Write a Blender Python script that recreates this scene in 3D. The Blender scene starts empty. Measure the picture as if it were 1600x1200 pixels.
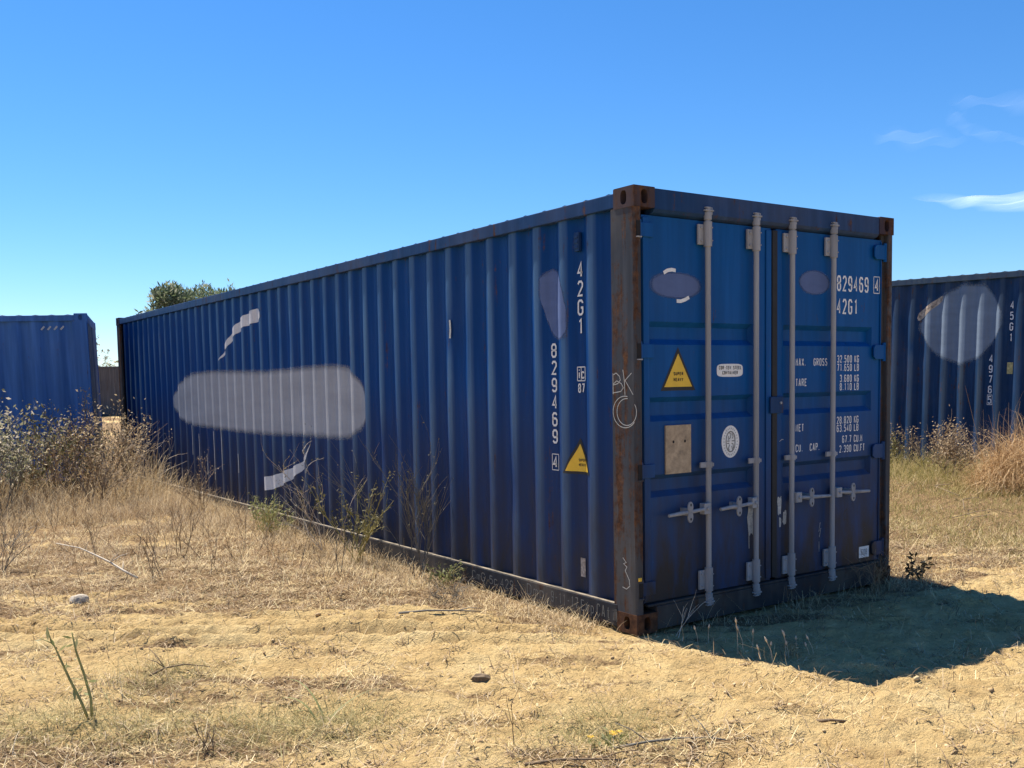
import bpy, bmesh, math, random
import numpy as np
from mathutils import Vector, Matrix

random.seed(7)
RNG = np.random.default_rng(11)
scene = bpy.context.scene
COL = scene.collection

# ------------------------------------------------------------------ camera
CAM = Vector((-3.8022, -4.2540, 1.4967))
cam_data = bpy.data.cameras.new('camera')
cam = bpy.data.objects.new('camera', cam_data)
COL.objects.link(cam)
RX = Vector((0.8220487, -0.5691489, -0.0174779))
RU = Vector((0.0562042, 0.0505575, 0.9971384))
RB = Vector((-0.5666366, -0.8206787, 0.0735493))
cam.matrix_world = Matrix(((RX.x, RU.x, RB.x, CAM.x), (RX.y, RU.y, RB.y, CAM.y), (RX.z, RU.z, RB.z, CAM.z), (0, 0, 0, 1)))
cam_data.sensor_width = 36.0
cam_data.lens = 1541.666 / 1600 * 36
cam_data.shift_y = 108.82 / 1600
cam_data.clip_start = 0.05
cam_data.clip_end = 80000
scene.camera = cam

# ------------------------------------------------------------------ sky and sun
SUN = Vector((-0.215, 1.465, 2.591)).normalized()
world = bpy.data.worlds.new('World')
scene.world = world
world.use_nodes = True
wn, wl = world.node_tree.nodes, world.node_tree.links
bg = wn['Background']
sky = wn.new('ShaderNodeTexSky')
sky.sky_type = 'NISHITA'
sky.sun_disc = False
sky.sun_elevation = math.asin(SUN.z)
sky.sun_rotation = math.atan2(SUN.x, SUN.y)
sky.altitude = 0
sky.air_density = 1.0
sky.dust_density = 0.0
sky.ozone_density = 10.0
hs = wn.new('ShaderNodeHueSaturation')
hs.inputs['Saturation'].default_value = 1.15
hs.inputs['Hue'].default_value = 0.501
hs.inputs['Value'].default_value = 1.0
wl.new(sky.outputs[0], hs.inputs['Color'])
wl.new(hs.outputs[0], bg.inputs['Color'])
bg.inputs['Strength'].default_value = 0.082

sd = bpy.data.lights.new('sun', 'SUN')
sd.energy = 5.0
sd.angle = math.radians(0.53)
sd.color = (1.0, 0.93, 0.82)
sun = bpy.data.objects.new('sun', sd)
COL.objects.link(sun)
sun.rotation_euler = SUN.to_track_quat('Z', 'Y').to_euler()
sun.location = SUN * 60

vs = scene.view_settings
vs.view_transform = 'Standard'
vs.look = 'None'
vs.exposure = 1.0
vs.gamma = 1.0
vs.use_curve_mapping = False
scene.cycles.max_bounces = 8
scene.cycles.transparent_max_bounces = 16


# ------------------------------------------------------------------ helpers: materials
def new_mat(name):
    m = bpy.data.materials.new(name)
    m.use_nodes = True
    nt = m.node_tree
    b = nt.nodes['Principled BSDF']
    return m, nt, nt.nodes, nt.links, b


def ramp(nodes, stops, interp='LINEAR'):
    r = nodes.new('ShaderNodeValToRGB')
    r.color_ramp.interpolation = interp
    e = r.color_ramp.elements
    while len(e) > 1:
        e.remove(e[-1])
    e[0].position = stops[0][0]
    e[0].color = (*stops[0][1], 1)
    for p, c in stops[1:]:
        x = e.new(p)
        x.color = (*c, 1)
    return r


def noise(nodes, links, vec, scale, detail=5, rough=0.55, dist=0.0):
    n = nodes.new('ShaderNodeTexNoise')
    n.inputs['Scale'].default_value = scale
    n.inputs['Detail'].default_value = detail
    n.inputs['Roughness'].default_value = rough
    n.inputs['Distortion'].default_value = dist
    if vec is not None:
        links.new(vec, n.inputs['Vector'])
    return n


def objvec(nodes, links, scale=(1, 1, 1), loc=(0, 0, 0)):
    tc = nodes.new('ShaderNodeTexCoord')
    mp = nodes.new('ShaderNodeMapping')
    mp.inputs['Scale'].default_value = scale
    mp.inputs['Location'].default_value = loc
    links.new(tc.outputs['Object'], mp.inputs['Vector'])
    return mp.outputs['Vector']


def mixc(nodes, links, fac, a, b, mode='MIX'):
    m = nodes.new('ShaderNodeMix')
    m.data_type = 'RGBA'
    m.blend_type = mode
    for sock, val in ((m.inputs[0], fac), (m.inputs[6], a), (m.inputs[7], b)):
        if isinstance(val, (tuple, list)):
            sock.default_value = (*val, 1) if len(val) == 3 else val
        elif isinstance(val, (int, float)):
            sock.default_value = val
        else:
            links.new(val, sock)
    return m.outputs[2]


def bump(nodes, links, height, strength, dist, bsdf):
    b = nodes.new('ShaderNodeBump')
    b.inputs['Strength'].default_value = strength
    b.inputs['Distance'].default_value = dist
    links.new(height, b.inputs['Height'])
    links.new(b.outputs[0], bsdf.inputs['Normal'])
    return b


def paint(name, col, rust=0.0, rough=0.42, streak=0.35, dust=(0.30, 0.24, 0.17), dustamt=0.10, fade=1.5, seed=0.0, sunlit_rib=None, low_shade=0.0):
    """weathered paint on steel: streaks, dust, scuffs, rust where it broke through"""
    m, nt, N, L, b = new_mat(name)
    v1 = objvec(N, L, (9, 9, 0.55), (seed, 0, 0))
    n1 = noise(N, L, v1, 1.6, 6, 0.6)
    v2 = objvec(N, L, (1, 1, 1), (0, seed, 0))
    n2 = noise(N, L, v2, 1.1, 5, 0.6)
    n3 = noise(N, L, v2, 34, 4, 0.7)
    light = tuple(min(1, c * fade + 0.006) for c in col)
    dark = tuple(c * 0.72 for c in col)
    r1 = ramp(N, [(0.33, dark), (0.5, col), (0.72, light)])
    L.new(n1.outputs['Fac'], r1.inputs[0])
    c = mixc(N, L, streak, col, r1.outputs[0])
    rd = ramp(N, [(0.45, (0, 0, 0)), (0.8, (1, 1, 1))])
    L.new(n2.outputs['Fac'], rd.inputs[0])
    md = N.new('ShaderNodeMath'); md.operation = 'MULTIPLY'; md.inputs[1].default_value = dustamt
    L.new(rd.outputs[0], md.inputs[0])
    c = mixc(N, L, md.outputs[0], c, dust)
    if sunlit_rib:
        # paler, chalky raised ribs: grazing sunlight put into the colour
        tc = N.new('ShaderNodeTexCoord'); sx = N.new('ShaderNodeSeparateXYZ')
        L.new(tc.outputs['Object'], sx.inputs[0])
        mr_ = N.new('ShaderNodeMapRange')
        mr_.inputs['From Min'].default_value = XRIB + 0.008; mr_.inputs['From Max'].default_value = XRIB - 0.002
        L.new(sx.outputs['X'], mr_.inputs['Value'])
        rw = ramp(N, [(0.30, (0.35, 0.35, 0.35)), (0.62, (1, 1, 1))])
        L.new(n1.outputs['Fac'], rw.inputs[0])
        mm = N.new('ShaderNodeMath'); mm.operation = 'MULTIPLY'
        L.new(mr_.outputs[0], mm.inputs[0]); L.new(rw.outputs[0], mm.inputs[1])
        c = mixc(N, L, mm.outputs[0], c, sunlit_rib)
    if low_shade:
        # darker towards the bottom: reflection of the dim ground painted into the colour
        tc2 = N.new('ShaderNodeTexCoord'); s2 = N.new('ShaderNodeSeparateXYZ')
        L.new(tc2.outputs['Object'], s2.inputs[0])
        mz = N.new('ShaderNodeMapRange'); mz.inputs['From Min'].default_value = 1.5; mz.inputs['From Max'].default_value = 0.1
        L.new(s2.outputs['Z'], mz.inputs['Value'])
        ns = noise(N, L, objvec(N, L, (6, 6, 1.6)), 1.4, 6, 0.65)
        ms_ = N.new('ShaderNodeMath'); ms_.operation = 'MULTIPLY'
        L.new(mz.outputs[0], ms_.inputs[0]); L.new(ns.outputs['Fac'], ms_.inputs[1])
        m3 = N.new('ShaderNodeMath'); m3.operation = 'MULTIPLY'; m3.inputs[1].default_value = low_shade; m3.use_clamp = True
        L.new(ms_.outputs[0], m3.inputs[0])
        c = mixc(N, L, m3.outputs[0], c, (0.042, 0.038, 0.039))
    # scuffs: small chips
    rs = ramp(N, [(0.70, (0, 0, 0)), (0.74, (1, 1, 1))])
    L.new(n3.outputs['Fac'], rs.inputs[0])
    ms = N.new('ShaderNodeMath'); ms.operation = 'MULTIPLY'; ms.inputs[1].default_value = 0.35
    L.new(rs.outputs[0], ms.inputs[0])
    c = mixc(N, L, ms.outputs[0], c, tuple(min(1, x * 2.2 + 0.02) for x in col))
    if rust > 0:
        vr = objvec(N, L, (10, 10, 0.8), (seed * 2, 3, 0))
        nr = noise(N, L, vr, 1.3, 8, 0.68, 0.4)
        nr2 = noise(N, L, v2, 14, 6, 0.7)
        ad = N.new('ShaderNodeMath'); ad.operation = 'MULTIPLY_ADD'
        L.new(nr2.outputs['Fac'], ad.inputs[0]); ad.inputs[1].default_value = 0.45
        L.new(nr.outputs['Fac'], ad.inputs[2])
        t = 0.98 - 0.42 * rust
        rr = ramp(N, [(max(0, t - 0.07), (0, 0, 0)), (min(1, t + 0.05), (1, 1, 1))])
        L.new(ad.outputs[0], rr.inputs[0])
        nc = noise(N, L, v2, 22, 6, 0.7)
        rc = ramp(N, [(0.3, (0.032, 0.019, 0.014)), (0.5, (0.080, 0.040, 0.024)), (0.72, (0.165, 0.078, 0.038))])
        L.new(nc.outputs['Fac'], rc.inputs[0])
        c = mixc(N, L, rr.outputs[0], c, rc.outputs[0])
        mr = N.new('ShaderNodeMath'); mr.operation = 'MULTIPLY_ADD'
        L.new(rr.outputs[0], mr.inputs[0]); mr.inputs[1].default_value = 0.4; mr.inputs[2].default_value = rough
        L.new(mr.outputs[0], b.inputs['Roughness'])
    else:
        mr = N.new('ShaderNodeMath'); mr.operation = 'MULTIPLY_ADD'
        L.new(n2.outputs['Fac'], mr.inputs[0]); mr.inputs[1].default_value = 0.22; mr.inputs[2].default_value = rough - 0.1
        L.new(mr.outputs[0], b.inputs['Roughness'])
    L.new(c, b.inputs['Base Color'])
    b.inputs['Specular IOR Level'].default_value = 0.10
    nb = noise(N, L, v2, 5, 3, 0.5)
    bump(N, L, nb.outputs['Fac'], 0.25, 0.01, b)
    return m


def plain(name, col, rough=0.6, var=0.25, scale=20, metallic=0.0, bumpd=0.0):
    m, nt, N, L, b = new_mat(name)
    v = objvec(N, L)
    n = noise(N, L, v, scale, 6, 0.65)
    r = ramp(N, [(0.3, tuple(c * (1 - var) for c in col)), (0.7, tuple(min(1, c * (1 + var)) for c in col))])
    L.new(n.outputs['Fac'], r.inputs[0])
    L.new(r.outputs[0], b.inputs['Base Color'])
    b.inputs['Roughness'].default_value = rough
    b.inputs['Metallic'].default_value = metallic
    if bumpd:
        bump(N, L, n.outputs['Fac'], 0.6, bumpd, b)
    return m


def blur_patch(name, col, scale):
    """uneven patch standing in for a blurred logo, thinning out towards its edge (vertex attribute feather)"""
    m, nt, N, L, b = new_mat(name)
    v = objvec(N, L, (1.0, 0.8, 3.2))
    n1 = noise(N, L, v, scale, 6, 0.65)
    n2 = noise(N, L, objvec(N, L, (8, 8, 0.7)), 1.5, 5, 0.6)
    r = ramp(N, [(0.3, tuple(c * 0.80 for c in col)), (0.7, tuple(c * 1.2 for c in col))])
    L.new(n1.outputs['Fac'], r.inputs[0])
    r2 = ramp(N, [(0.35, tuple(c * 0.86 for c in col)), (0.7, tuple(c * 1.1 for c in col))])
    L.new(n2.outputs['Fac'], r2.inputs[0])
    L.new(mixc(N, L, 0.5, r.outputs[0], r2.outputs[0]), b.inputs['Base Color'])
    b.inputs['Roughness'].default_value = 0.6
    b.inputs['Specular IOR Level'].default_value = 0.12
    at_ = N.new('ShaderNodeAttribute'); at_.attribute_name = 'feather'
    n3 = noise(N, L, objvec(N, L), 30, 5, 0.7)
    ad = N.new('ShaderNodeMath'); ad.operation = 'MULTIPLY_ADD'; ad.inputs[1].default_value = 1.35; ad.inputs[2].default_value = -0.35
    L.new(at_.outputs['Fac'], ad.inputs[0])
    sb = N.new('ShaderNodeMath'); sb.operation = 'MULTIPLY_ADD'; sb.inputs[1].default_value = 0.55
    L.new(n3.outputs['Fac'], sb.inputs[0]); L.new(ad.outputs[0], sb.inputs[2])
    cl = N.new('ShaderNodeClamp'); L.new(sb.outputs[0], cl.inputs[0])
    L.new(cl.outputs[0], b.inputs['Alpha'])
    return m


def island(name, stops, rough=0.8, trans=0.25):
    """each loose blade or leaf takes its own colour out of a small palette"""
    m, nt, N, L, b = new_mat(name)
    g = N.new('ShaderNodeNewGeometry')
    r = ramp(N, stops)
    L.new(g.outputs['Random Per Island'], r.inputs[0])
    L.new(r.outputs[0], b.inputs['Base Color'])
    b.inputs['Roughness'].default_value = rough
    b.inputs['Specular IOR Level'].default_value = 0.25
    if trans > 0:
        t = N.new('ShaderNodeBsdfTranslucent')
        L.new(r.outputs[0], t.inputs['Color'])
        mx = N.new('ShaderNodeMixShader')
        mx.inputs[0].default_value = trans
        L.new(b.outputs[0], mx.inputs[1])
        L.new(t.outputs[0], mx.inputs[2])
        L.new(mx.outputs[0], N['Material Output'].inputs['Surface'])
    return m


# ------------------------------------------------------------------ helpers: meshes
class MB:
    def __init__(self):
        self.v, self.f = [], []

    def add(self, vs, fs):
        o = len(self.v)
        self.v += [tuple(x) for x in vs]
        self.f += [tuple(i + o for i in f) for f in fs]
        return self

    def box(self, a, b):
        x0, y0, z0 = a
        x1, y1, z1 = b
        return self.add([(x0, y0, z0), (x1, y0, z0), (x1, y1, z0), (x0, y1, z0), (x0, y0, z1), (x1, y0, z1), (x1, y1, z1), (x0, y1, z1)],
                        [(0, 3, 2, 1), (4, 5, 6, 7), (0, 1, 5, 4), (1, 2, 6, 5), (2, 3, 7, 6), (3, 0, 4, 7)])

    def tube(self, pts, radii, n=8, cap=True):
        pts = [Vector(p) for p in pts]
        if isinstance(radii, (int, float)):
            radii = [radii] * len(pts)
        o = len(self.v)
        up = None
        for i, p in enumerate(pts):
            d = (pts[min(i + 1, len(pts) - 1)] - pts[max(i - 1, 0)])
            d = d.normalized() if d.length > 1e-9 else Vector((0, 0, 1))
            if up is None:
                up = Vector((0, 0, 1)) if abs(d.z) < 0.9 else Vector((1, 0, 0))
            s = d.cross(up)
            s = s.normalized() if s.length > 1e-6 else Vector((1, 0, 0))
            t = s.cross(d)
            for k in range(n):
                a = 2 * math.pi * k / n
                q = p + (s * math.cos(a) + t * math.sin(a)) * radii[i]
                self.v.append((q.x, q.y, q.z))
        for i in range(len(pts) - 1):
            for k in range(n):
                a = o + i * n + k
                b_ = o + i * n + (k + 1) % n
                self.f.append((a, b_, b_ + n, a + n))
        if cap:
            self.f.append(tuple(o + k for k in reversed(range(n))))
            self.f.append(tuple(o + (len(pts) - 1) * n + k for k in range(n)))
        return self

    def poly_ext(self, pts, depth):
        """closed outline (3d points), extruded by the vector depth"""
        n = len(pts)
        d = Vector(depth)
        a = [Vector(p) for p in pts]
        vs_ = [tuple(p) for p in a] + [tuple(p + d) for p in a]
        fs = [tuple(range(n)), tuple(reversed(range(n, 2 * n)))]
        fs += [(i, n + i, n + (i + 1) % n, (i + 1) % n) for i in range(n)]
        return self.add(vs_, fs)

    def mesh(self, name, smooth=False):
        me = bpy.data.meshes.new(name)
        me.from_pydata(self.v, [], self.f)
        me.validate()
        if smooth:
            me.polygons.foreach_set('use_smooth', [True] * len(me.polygons))
        me.update()
        return me

    def build(self, name, mat, parent=None, smooth=False, bevel=0.0):
        me = self.mesh(name, smooth)
        if bevel > 0:
            bm = bmesh.new()
            bm.from_mesh(me)
            bmesh.ops.recalc_face_normals(bm, faces=bm.faces)
            ed = [e for e in bm.edges if len(e.link_faces) == 2 and e.calc_face_angle(0) > 0.6]
            bmesh.ops.bevel(bm, geom=ed, offset=bevel, segments=2, profile=0.5, affect='EDGES', clamp_overlap=True)
            bm.to_mesh(me)
            bm.free()
        return link(name, me, mat, parent)


class Marks(MB):
    """painted or chalked marks: every word or sign becomes a part of its own"""
    def __init__(self):
        super().__init__()
        self.cuts = [(0, 0)]

    def cut(self):
        self.cuts.append((len(self.v), len(self.f)))

    def build(self, name, mat, parent=None, **kw):
        ends = self.cuts[1:] + [(len(self.v), len(self.f))]
        for (v0, f0), (v1, f1) in zip(self.cuts, ends):
            if f1 > f0:
                m_ = MB()
                m_.v = self.v[v0:v1]
                m_.f = [tuple(i - v0 for i in f) for f in self.f[f0:f1]]
                m_.build(name, mat, parent)


def link(name, me, mat, parent=None):
    o = bpy.data.objects.new(name, me)
    if mat is not None:
        me.materials.append(mat)
    COL.objects.link(o)
    if parent is not None:
        o.parent = parent
    return o


def np_mesh(name, V, F, mat, parent=None, smooth=False):
    """fast mesh from numpy arrays; F is (n, k)"""
    me = bpy.data.meshes.new(name)
    n, k = F.shape
    me.vertices.add(len(V))
    me.vertices.foreach_set('co', np.ascontiguousarray(V, dtype=np.float32).ravel())
    me.loops.add(n * k)
    me.loops.foreach_set('vertex_index', np.ascontiguousarray(F, dtype=np.int32).ravel())
    me.polygons.add(n)
    me.polygons.foreach_set('loop_start', np.arange(0, n * k, k, dtype=np.int32))
    if smooth:
        me.polygons.foreach_set('use_smooth', np.ones(n, dtype=bool))
    me.update(calc_edges=True)
    return link(name, me, mat, parent)


def thing(name, label, cat, loc=(0, 0, 0), rz=0.0, group=None):
    o = bpy.data.objects.new(name, None)
    o.empty_display_size = 0.2
    COL.objects.link(o)
    o.location = loc
    o.rotation_euler = (0, 0, rz)
    o['label'] = label
    o['category'] = cat
    if group:
        o['group'] = group
    return o


def tag(o, label=None, cat=None, group=None, kind=None):
    for k, val in (('label', label), ('category', cat), ('group', group), ('kind', kind)):
        if val:
            o[k] = val
    return o


# ------------------------------------------------------------------ value noise (numpy), terrain
def _hash(ix, iy, seed):
    h = (ix.astype(np.int64) * 374761393 + iy.astype(np.int64) * 668265263 + seed * 982451653) & 0xFFFFFFFF
    h = ((h ^ (h >> 13)) * 1274126177) & 0xFFFFFFFF
    h = h ^ (h >> 16)
    return (h & 0xFFFF) / 65535.0


def vnoise(x, y, seed=0):
    ix, iy = np.floor(x), np.floor(y)
    fx, fy = x - ix, y - iy
    fx = fx * fx * fx * (fx * (fx * 6 - 15) + 10)
    fy = fy * fy * fy * (fy * (fy * 6 - 15) + 10)
    a = _hash(ix, iy, seed); b = _hash(ix + 1, iy, seed)
    c = _hash(ix, iy + 1, seed); d = _hash(ix + 1, iy + 1, seed)
    return (a * (1 - fx) + b * fx) * (1 - fy) + (c * (1 - fx) + d * fx) * fy


def fbm(x, y, seed=0, oct=4, gain=0.5):
    s = np.zeros_like(np.asarray(x, dtype=float)); amp = 1.0; tot = 0.0
    for i in range(oct):
        s += amp * (vnoise(x * 2 ** i + 17.3 * i, y * 2 ** i - 9.1 * i, seed + i) - 0.5)
        tot += amp; amp *= gain
    return s / tot * 2


def sstep(a, b, x):
    t = np.clip((x - a) / (b - a), 0, 1)
    return t * t * (3 - 2 * t)


TRK = (0.822, -0.569)      # the vehicle track runs along this direction
TRN = (0.569, 0.822)


def litter(x, y):
    x = np.asarray(x, dtype=float); y = np.asarray(y, dtype=float)
    s = x * TRN[0] + y * TRN[1]
    along = x * TRK[0] + y * TRK[1]
    n = fbm(along * 0.5, s * 2.2, 41, 4, 0.6)
    n2 = fbm(along * 1.9, s * 7.0, 47, 3, 0.6)
    base = 0.35 + 0.80 * n + 0.62 * n2 - 0.35 * np.exp(-((x - 1.3) ** 2 / 2.2 + (y + 0.9) ** 2 / 0.6)) - 0.22 * sstep(-1.6, 0.2, x - 0.4 * y) * sstep(0.2, -1.0, y)
    base += 0.42 * sstep(0.75, 1.5, s) * (1 - sstep(-0.4, 1.2, x))      # weedy ground left of the container
    base += 0.30 * np.exp(-((x + 2.75) ** 2 / 0.5 + (y - 0.1) ** 2 / 0.35))
    base += 0.30 * np.exp(-(np.clip(-x, 0, 9) / 0.45) ** 2) * (y > -0.3)
    base += 0.5 * sstep(3.3, 4.4, x - 0.25 * y)
    base += 0.45 * np.exp(-((s - 0.25) / 0.42) ** 2) * sstep(1.2, -0.6, along) * (np.sin((s + 0.05 * fbm(along * 1.3, s * 0, 33, 2)) * 2 * math.pi / 0.21) < -0.35)
    base -= 0.30 * np.exp(-((s - 0.28) / 0.35) ** 2) * sstep(0.8, -0.6, along)
    base -= 0.16 * np.exp(-((s + 1.25) / 0.3) ** 2)
    return np.clip(base, 0, 1)


def gh(x, y):
    x = np.asarray(x, dtype=float); y = np.asarray(y, dtype=float)
    s = x * TRN[0] + y * TRN[1]
    along = x * TRK[0] + y * TRK[1]
    r = np.hypot(x, y)
    near = 1 - sstep(9, 16, r)
    h = 0.035 * fbm(x * 0.55, y * 0.55, 3, 3)
    h += near * (0.026 * fbm(x * 2.3, y * 2.3, 8, 3) + 0.026 * fbm(along * 3.5, s * 8, 12, 3, 0.6) + 0.017 * fbm(along * 11, s * 19, 21, 3, 0.6) + 0.024 * np.clip(fbm(x * 21, y * 21, 23, 2) - 0.05, 0, 1))
    w1 = np.exp(-((s - 0.25) / 0.42) ** 2) * sstep(1.2, -0.6, along)
    wob = 0.05 * fbm(along * 1.3, s * 0, 33, 2)
    h += near * w1 * 0.036 * np.sin((s + wob) * 2 * math.pi / 0.21)
    w2 = np.exp(-((s + 2.05) / 0.28) ** 2)
    h += near * w2 * 0.016 * np.sin((s + wob) * 2 * math.pi / 0.11) * sstep(0.2, 1.0, along)
    h += 0.03 * sstep(0.8, 2.0, s) * (x < 1) * (1 - sstep(-1.0, 0.0, x))
    h += 0.10 * sstep(4.0, 8.5, x)
    # the container rests on levelled ground
    dx = np.maximum(np.maximum(-x - 0.0, x - 2.44), 0); dy = np.maximum(np.maximum(-y, y - 12.2), 0)
    d = np.hypot(dx, dy)
    k = 1 - sstep(0.05, 0.7, d)
    h = h * (1 - 0.8 * k) - 0.012 * k
    return h


def axis(lo, hi, step, far, g=1.10):
    a = list(np.arange(lo, hi, step))
    p, st = hi, step
    while p < far:
        a.append(p); st *= g; p += st
    a.append(far)
    p, st = lo - step, step
    b = []
    while p > -far:
        b.append(p); st *= g; p -= st
    b.append(-far)
    return np.array(b[::-1] + a)


# ------------------------------------------------------------------ materials
M = {}
XRIB = 0.026
BLUE = (0.0015, 0.041, 0.170)
M['blue'] = paint('blue_paint', BLUE, rust=0.13, rough=0.42, streak=0.5, dustamt=0.03, seed=1.7, sunlit_rib=(0.070, 0.135, 0.235), low_shade=1.7)
M['blue_door'] = paint('blue_door_paint', (0.0015, 0.070, 0.245), rust=0.06, rough=0.40, streak=0.4, dustamt=0.03, seed=4.1, low_shade=2.0)
M['blue_trim'] = paint('blue_trim_paint', (0.014, 0.045, 0.125), rust=0.20, rough=0.5, streak=0.6, dustamt=0.15, seed=2.3)
M['rail'] = paint('dusty_rail_paint', (0.028, 0.030, 0.036), rust=0.28, rough=0.6, streak=0.6, dustamt=0.5, seed=6.2)
M['post'] = paint('rusting_post_paint', (0.050, 0.054, 0.064), rust=0.47, rough=0.5, streak=0.8, dustamt=0.25, seed=9.3)
M['cast'] = paint('corner_casting_paint', (0.045, 0.028, 0.036), rust=0.40, rough=0.6, streak=0.5, dustamt=0.2, seed=3.9)
M['cast_low'] = paint('rusted_casting', (0.07, 0.04, 0.03), rust=0.8, rough=0.7, streak=0.5, dustamt=0.35, seed=7.7)
M['steel'] = paint('galvanised_steel', (0.30, 0.305, 0.325), rust=0.10, rough=0.5, streak=0.9, dustamt=0.22, fade=1.2, seed=5.5)
M['white'] = plain('white_lettering_paint', (0.74, 0.73, 0.71), 0.6, 0.10, 30)
M['swoosh'] = plain('weathered_white_paint', (0.62, 0.60, 0.59), 0.65, 0.12, 9)
M['yellow'] = plain('yellow_sign_face', (0.72, 0.45, 0.03), 0.5, 0.08, 12)
M['black'] = plain('black_print', (0.012, 0.012, 0.013), 0.6, 0.2, 20)
M['grey_print'] = plain('grey_print', (0.20, 0.20, 0.19), 0.6, 0.2, 40)
M['rubber'] = plain('door_gasket_rubber', (0.012, 0.012, 0.014), 0.7, 0.3, 18)
M['ply'] = plain('plywood', (0.37, 0.28, 0.185), 0.75, 0.35, 26)
M['chalk'] = plain('chalk', (0.42, 0.42, 0.40), 0.9, 0.3, 60)
M['chalk_dim'] = plain('rubbed_chalk', (0.15, 0.145, 0.13), 0.9, 0.4, 60)
M['over'] = blur_patch('grey_blurred_logo', (0.35, 0.36, 0.385), 1.2)
M['logo_slate'] = blur_patch('slate_blurred_logo', (0.095, 0.135, 0.27), 4)
M['hole'] = plain('dark_inside', (0.012, 0.010, 0.010), 0.9, 0.2, 20)
M['amber'] = plain('amber_plastic', (0.85, 0.50, 0.05), 0.3, 0.1, 20)


def mat_ground():
    m, nt, N, L, b = new_mat('sandy_ground')
    v = objvec(N, L)
    at = N.new('ShaderNodeAttribute'); at.attribute_name = 'litter'
    n1 = noise(N, L, v, 2.2, 7, 0.62)
    n2 = noise(N, L, v, 16, 7, 0.7)
    vs_ = objvec(N, L, (60, 60, 60))
    n3 = noise(N, L, vs_, 1.0, 5, 0.75)
    r1 = ramp(N, [(0.28, (0.50, 0.335, 0.145)), (0.5, (0.68, 0.485, 0.220)), (0.72, (0.78, 0.60, 0.305))])
    L.new(n1.outputs['Fac'], r1.inputs[0])
    r2 = ramp(N, [(0.30, (0.10, 0.060, 0.030)), (0.5, (0.26, 0.165, 0.083)), (0.72, (0.50, 0.36, 0.19))])
    L.new(n3.outputs['Fac'], r2.inputs[0])
    ad = N.new('ShaderNodeMath'); ad.operation = 'MULTIPLY_ADD'
    L.new(n2.outputs['Fac'], ad.inputs[0]); ad.inputs[1].default_value = 1.1
    L.new(at.outputs['Fac'], ad.inputs[2])
    rm = ramp(N, [(0.70, (0, 0, 0)), (0.92, (1, 1, 1))])
    sc = N.new('ShaderNodeMath'); sc.operation = 'MULTIPLY'; sc.inputs[1].default_value = 0.80
    L.new(ad.outputs[0], sc.inputs[0]); L.new(sc.outputs[0], rm.inputs[0])
    c = mixc(N, L, rm.outputs[0], r1.outputs[0], r2.outputs[0])
    c = mixc(N, L, 0.14, c, r2.outputs[0])
    L.new(c, b.inputs['Base Color'])
    b.inputs['Roughness'].default_value = 0.95
    b.inputs['Specular IOR Level'].default_value = 0.1
    hsum = N.new('ShaderNodeMath'); hsum.operation = 'MULTIPLY_ADD'
    L.new(n3.outputs['Fac'], hsum.inputs[0]); hsum.inputs[1].default_value = 0.5
    L.new(n2.outputs['Fac'], hsum.inputs[2])
    bump(N, L, hsum.outputs[0], 1.0, 0.05, b)
    return m


M['ground'] = mat_ground()
M['straw'] = island('dry_straw', [(0.0, (0.09, 0.055, 0.03)), (0.28, (0.20, 0.125, 0.065)), (0.45, (0.42, 0.285, 0.13)), (0.65, (0.70, 0.53, 0.265)), (0.94, (0.80, 0.66, 0.39)), (1.0, (0.28, 0.27, 0.11))], 0.7, 0.15)
M['drygrass'] = island('dry_grass', [(0.0, (0.27, 0.185, 0.10)), (0.35, (0.46, 0.34, 0.195)), (0.7, (0.62, 0.48, 0.285)), (1.0, (0.74, 0.62, 0.41))], 0.75, 0.3)
M['brown'] = island('brown_grass', [(0.0, (0.15, 0.10, 0.06)), (0.4, (0.33, 0.235, 0.14)), (0.75, (0.50, 0.375, 0.23)), (1.0, (0.68, 0.56, 0.38))], 0.75, 0.3)
M['rust_stems'] = island('rust_coloured_stems', [(0.0, (0.25, 0.145, 0.065)), (0.4, (0.44, 0.28, 0.135)), (0.8, (0.60, 0.42, 0.22)), (1.0, (0.70, 0.54, 0.33))], 0.7, 0.25)
M['greengrass'] = island('yellow_green_grass', [(0.0, (0.13, 0.125, 0.035)), (0.35, (0.23, 0.205, 0.06)), (0.65, (0.36, 0.29, 0.11)), (0.85, (0.48, 0.37, 0.17)), (1.0, (0.58, 0.46, 0.24))], 0.75, 0.3)
M['hay'] = island('greenish_hay', [(0.0, (0.10, 0.085, 0.03)), (0.4, (0.22, 0.19, 0.07)), (0.75, (0.38, 0.31, 0.13)), (1.0, (0.58, 0.47, 0.24))], 0.75, 0.2)
M['leaf'] = island('grey_green_leaves', [(0.0, (0.13, 0.135, 0.075)), (0.3, (0.23, 0.23, 0.13)), (0.6, (0.36, 0.33, 0.21)), (0.85, (0.52, 0.45, 0.32)), (1.0, (0.66, 0.59, 0.47))], 0.6, 0.45)
M['weedleaf'] = island('olive_weed_leaves', [(0.0, (0.05, 0.05, 0.022)), (0.5, (0.14, 0.125, 0.055)), (1.0, (0.30, 0.26, 0.14))], 0.6, 0.3)
M['freshgreen'] = island('fresh_green_shoots', [(0.0, (0.14, 0.155, 0.055)), (0.5, (0.25, 0.265, 0.11)), (1.0, (0.42, 0.40, 0.20))], 0.55, 0.4)
M['darkleaf'] = island('dark_leaves', [(0.0, (0.018, 0.017, 0.012)), (0.6, (0.04, 0.035, 0.02)), (1.0, (0.09, 0.07, 0.035))], 0.7, 0.15)
M['treeleaf'] = island('grey_green_tree_leaves', [(0.0, (0.08, 0.11, 0.055)), (0.4, (0.15, 0.19, 0.10)), (0.75, (0.24, 0.27, 0.17)), (1.0, (0.36, 0.36, 0.26))], 0.5, 0.4)
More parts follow.
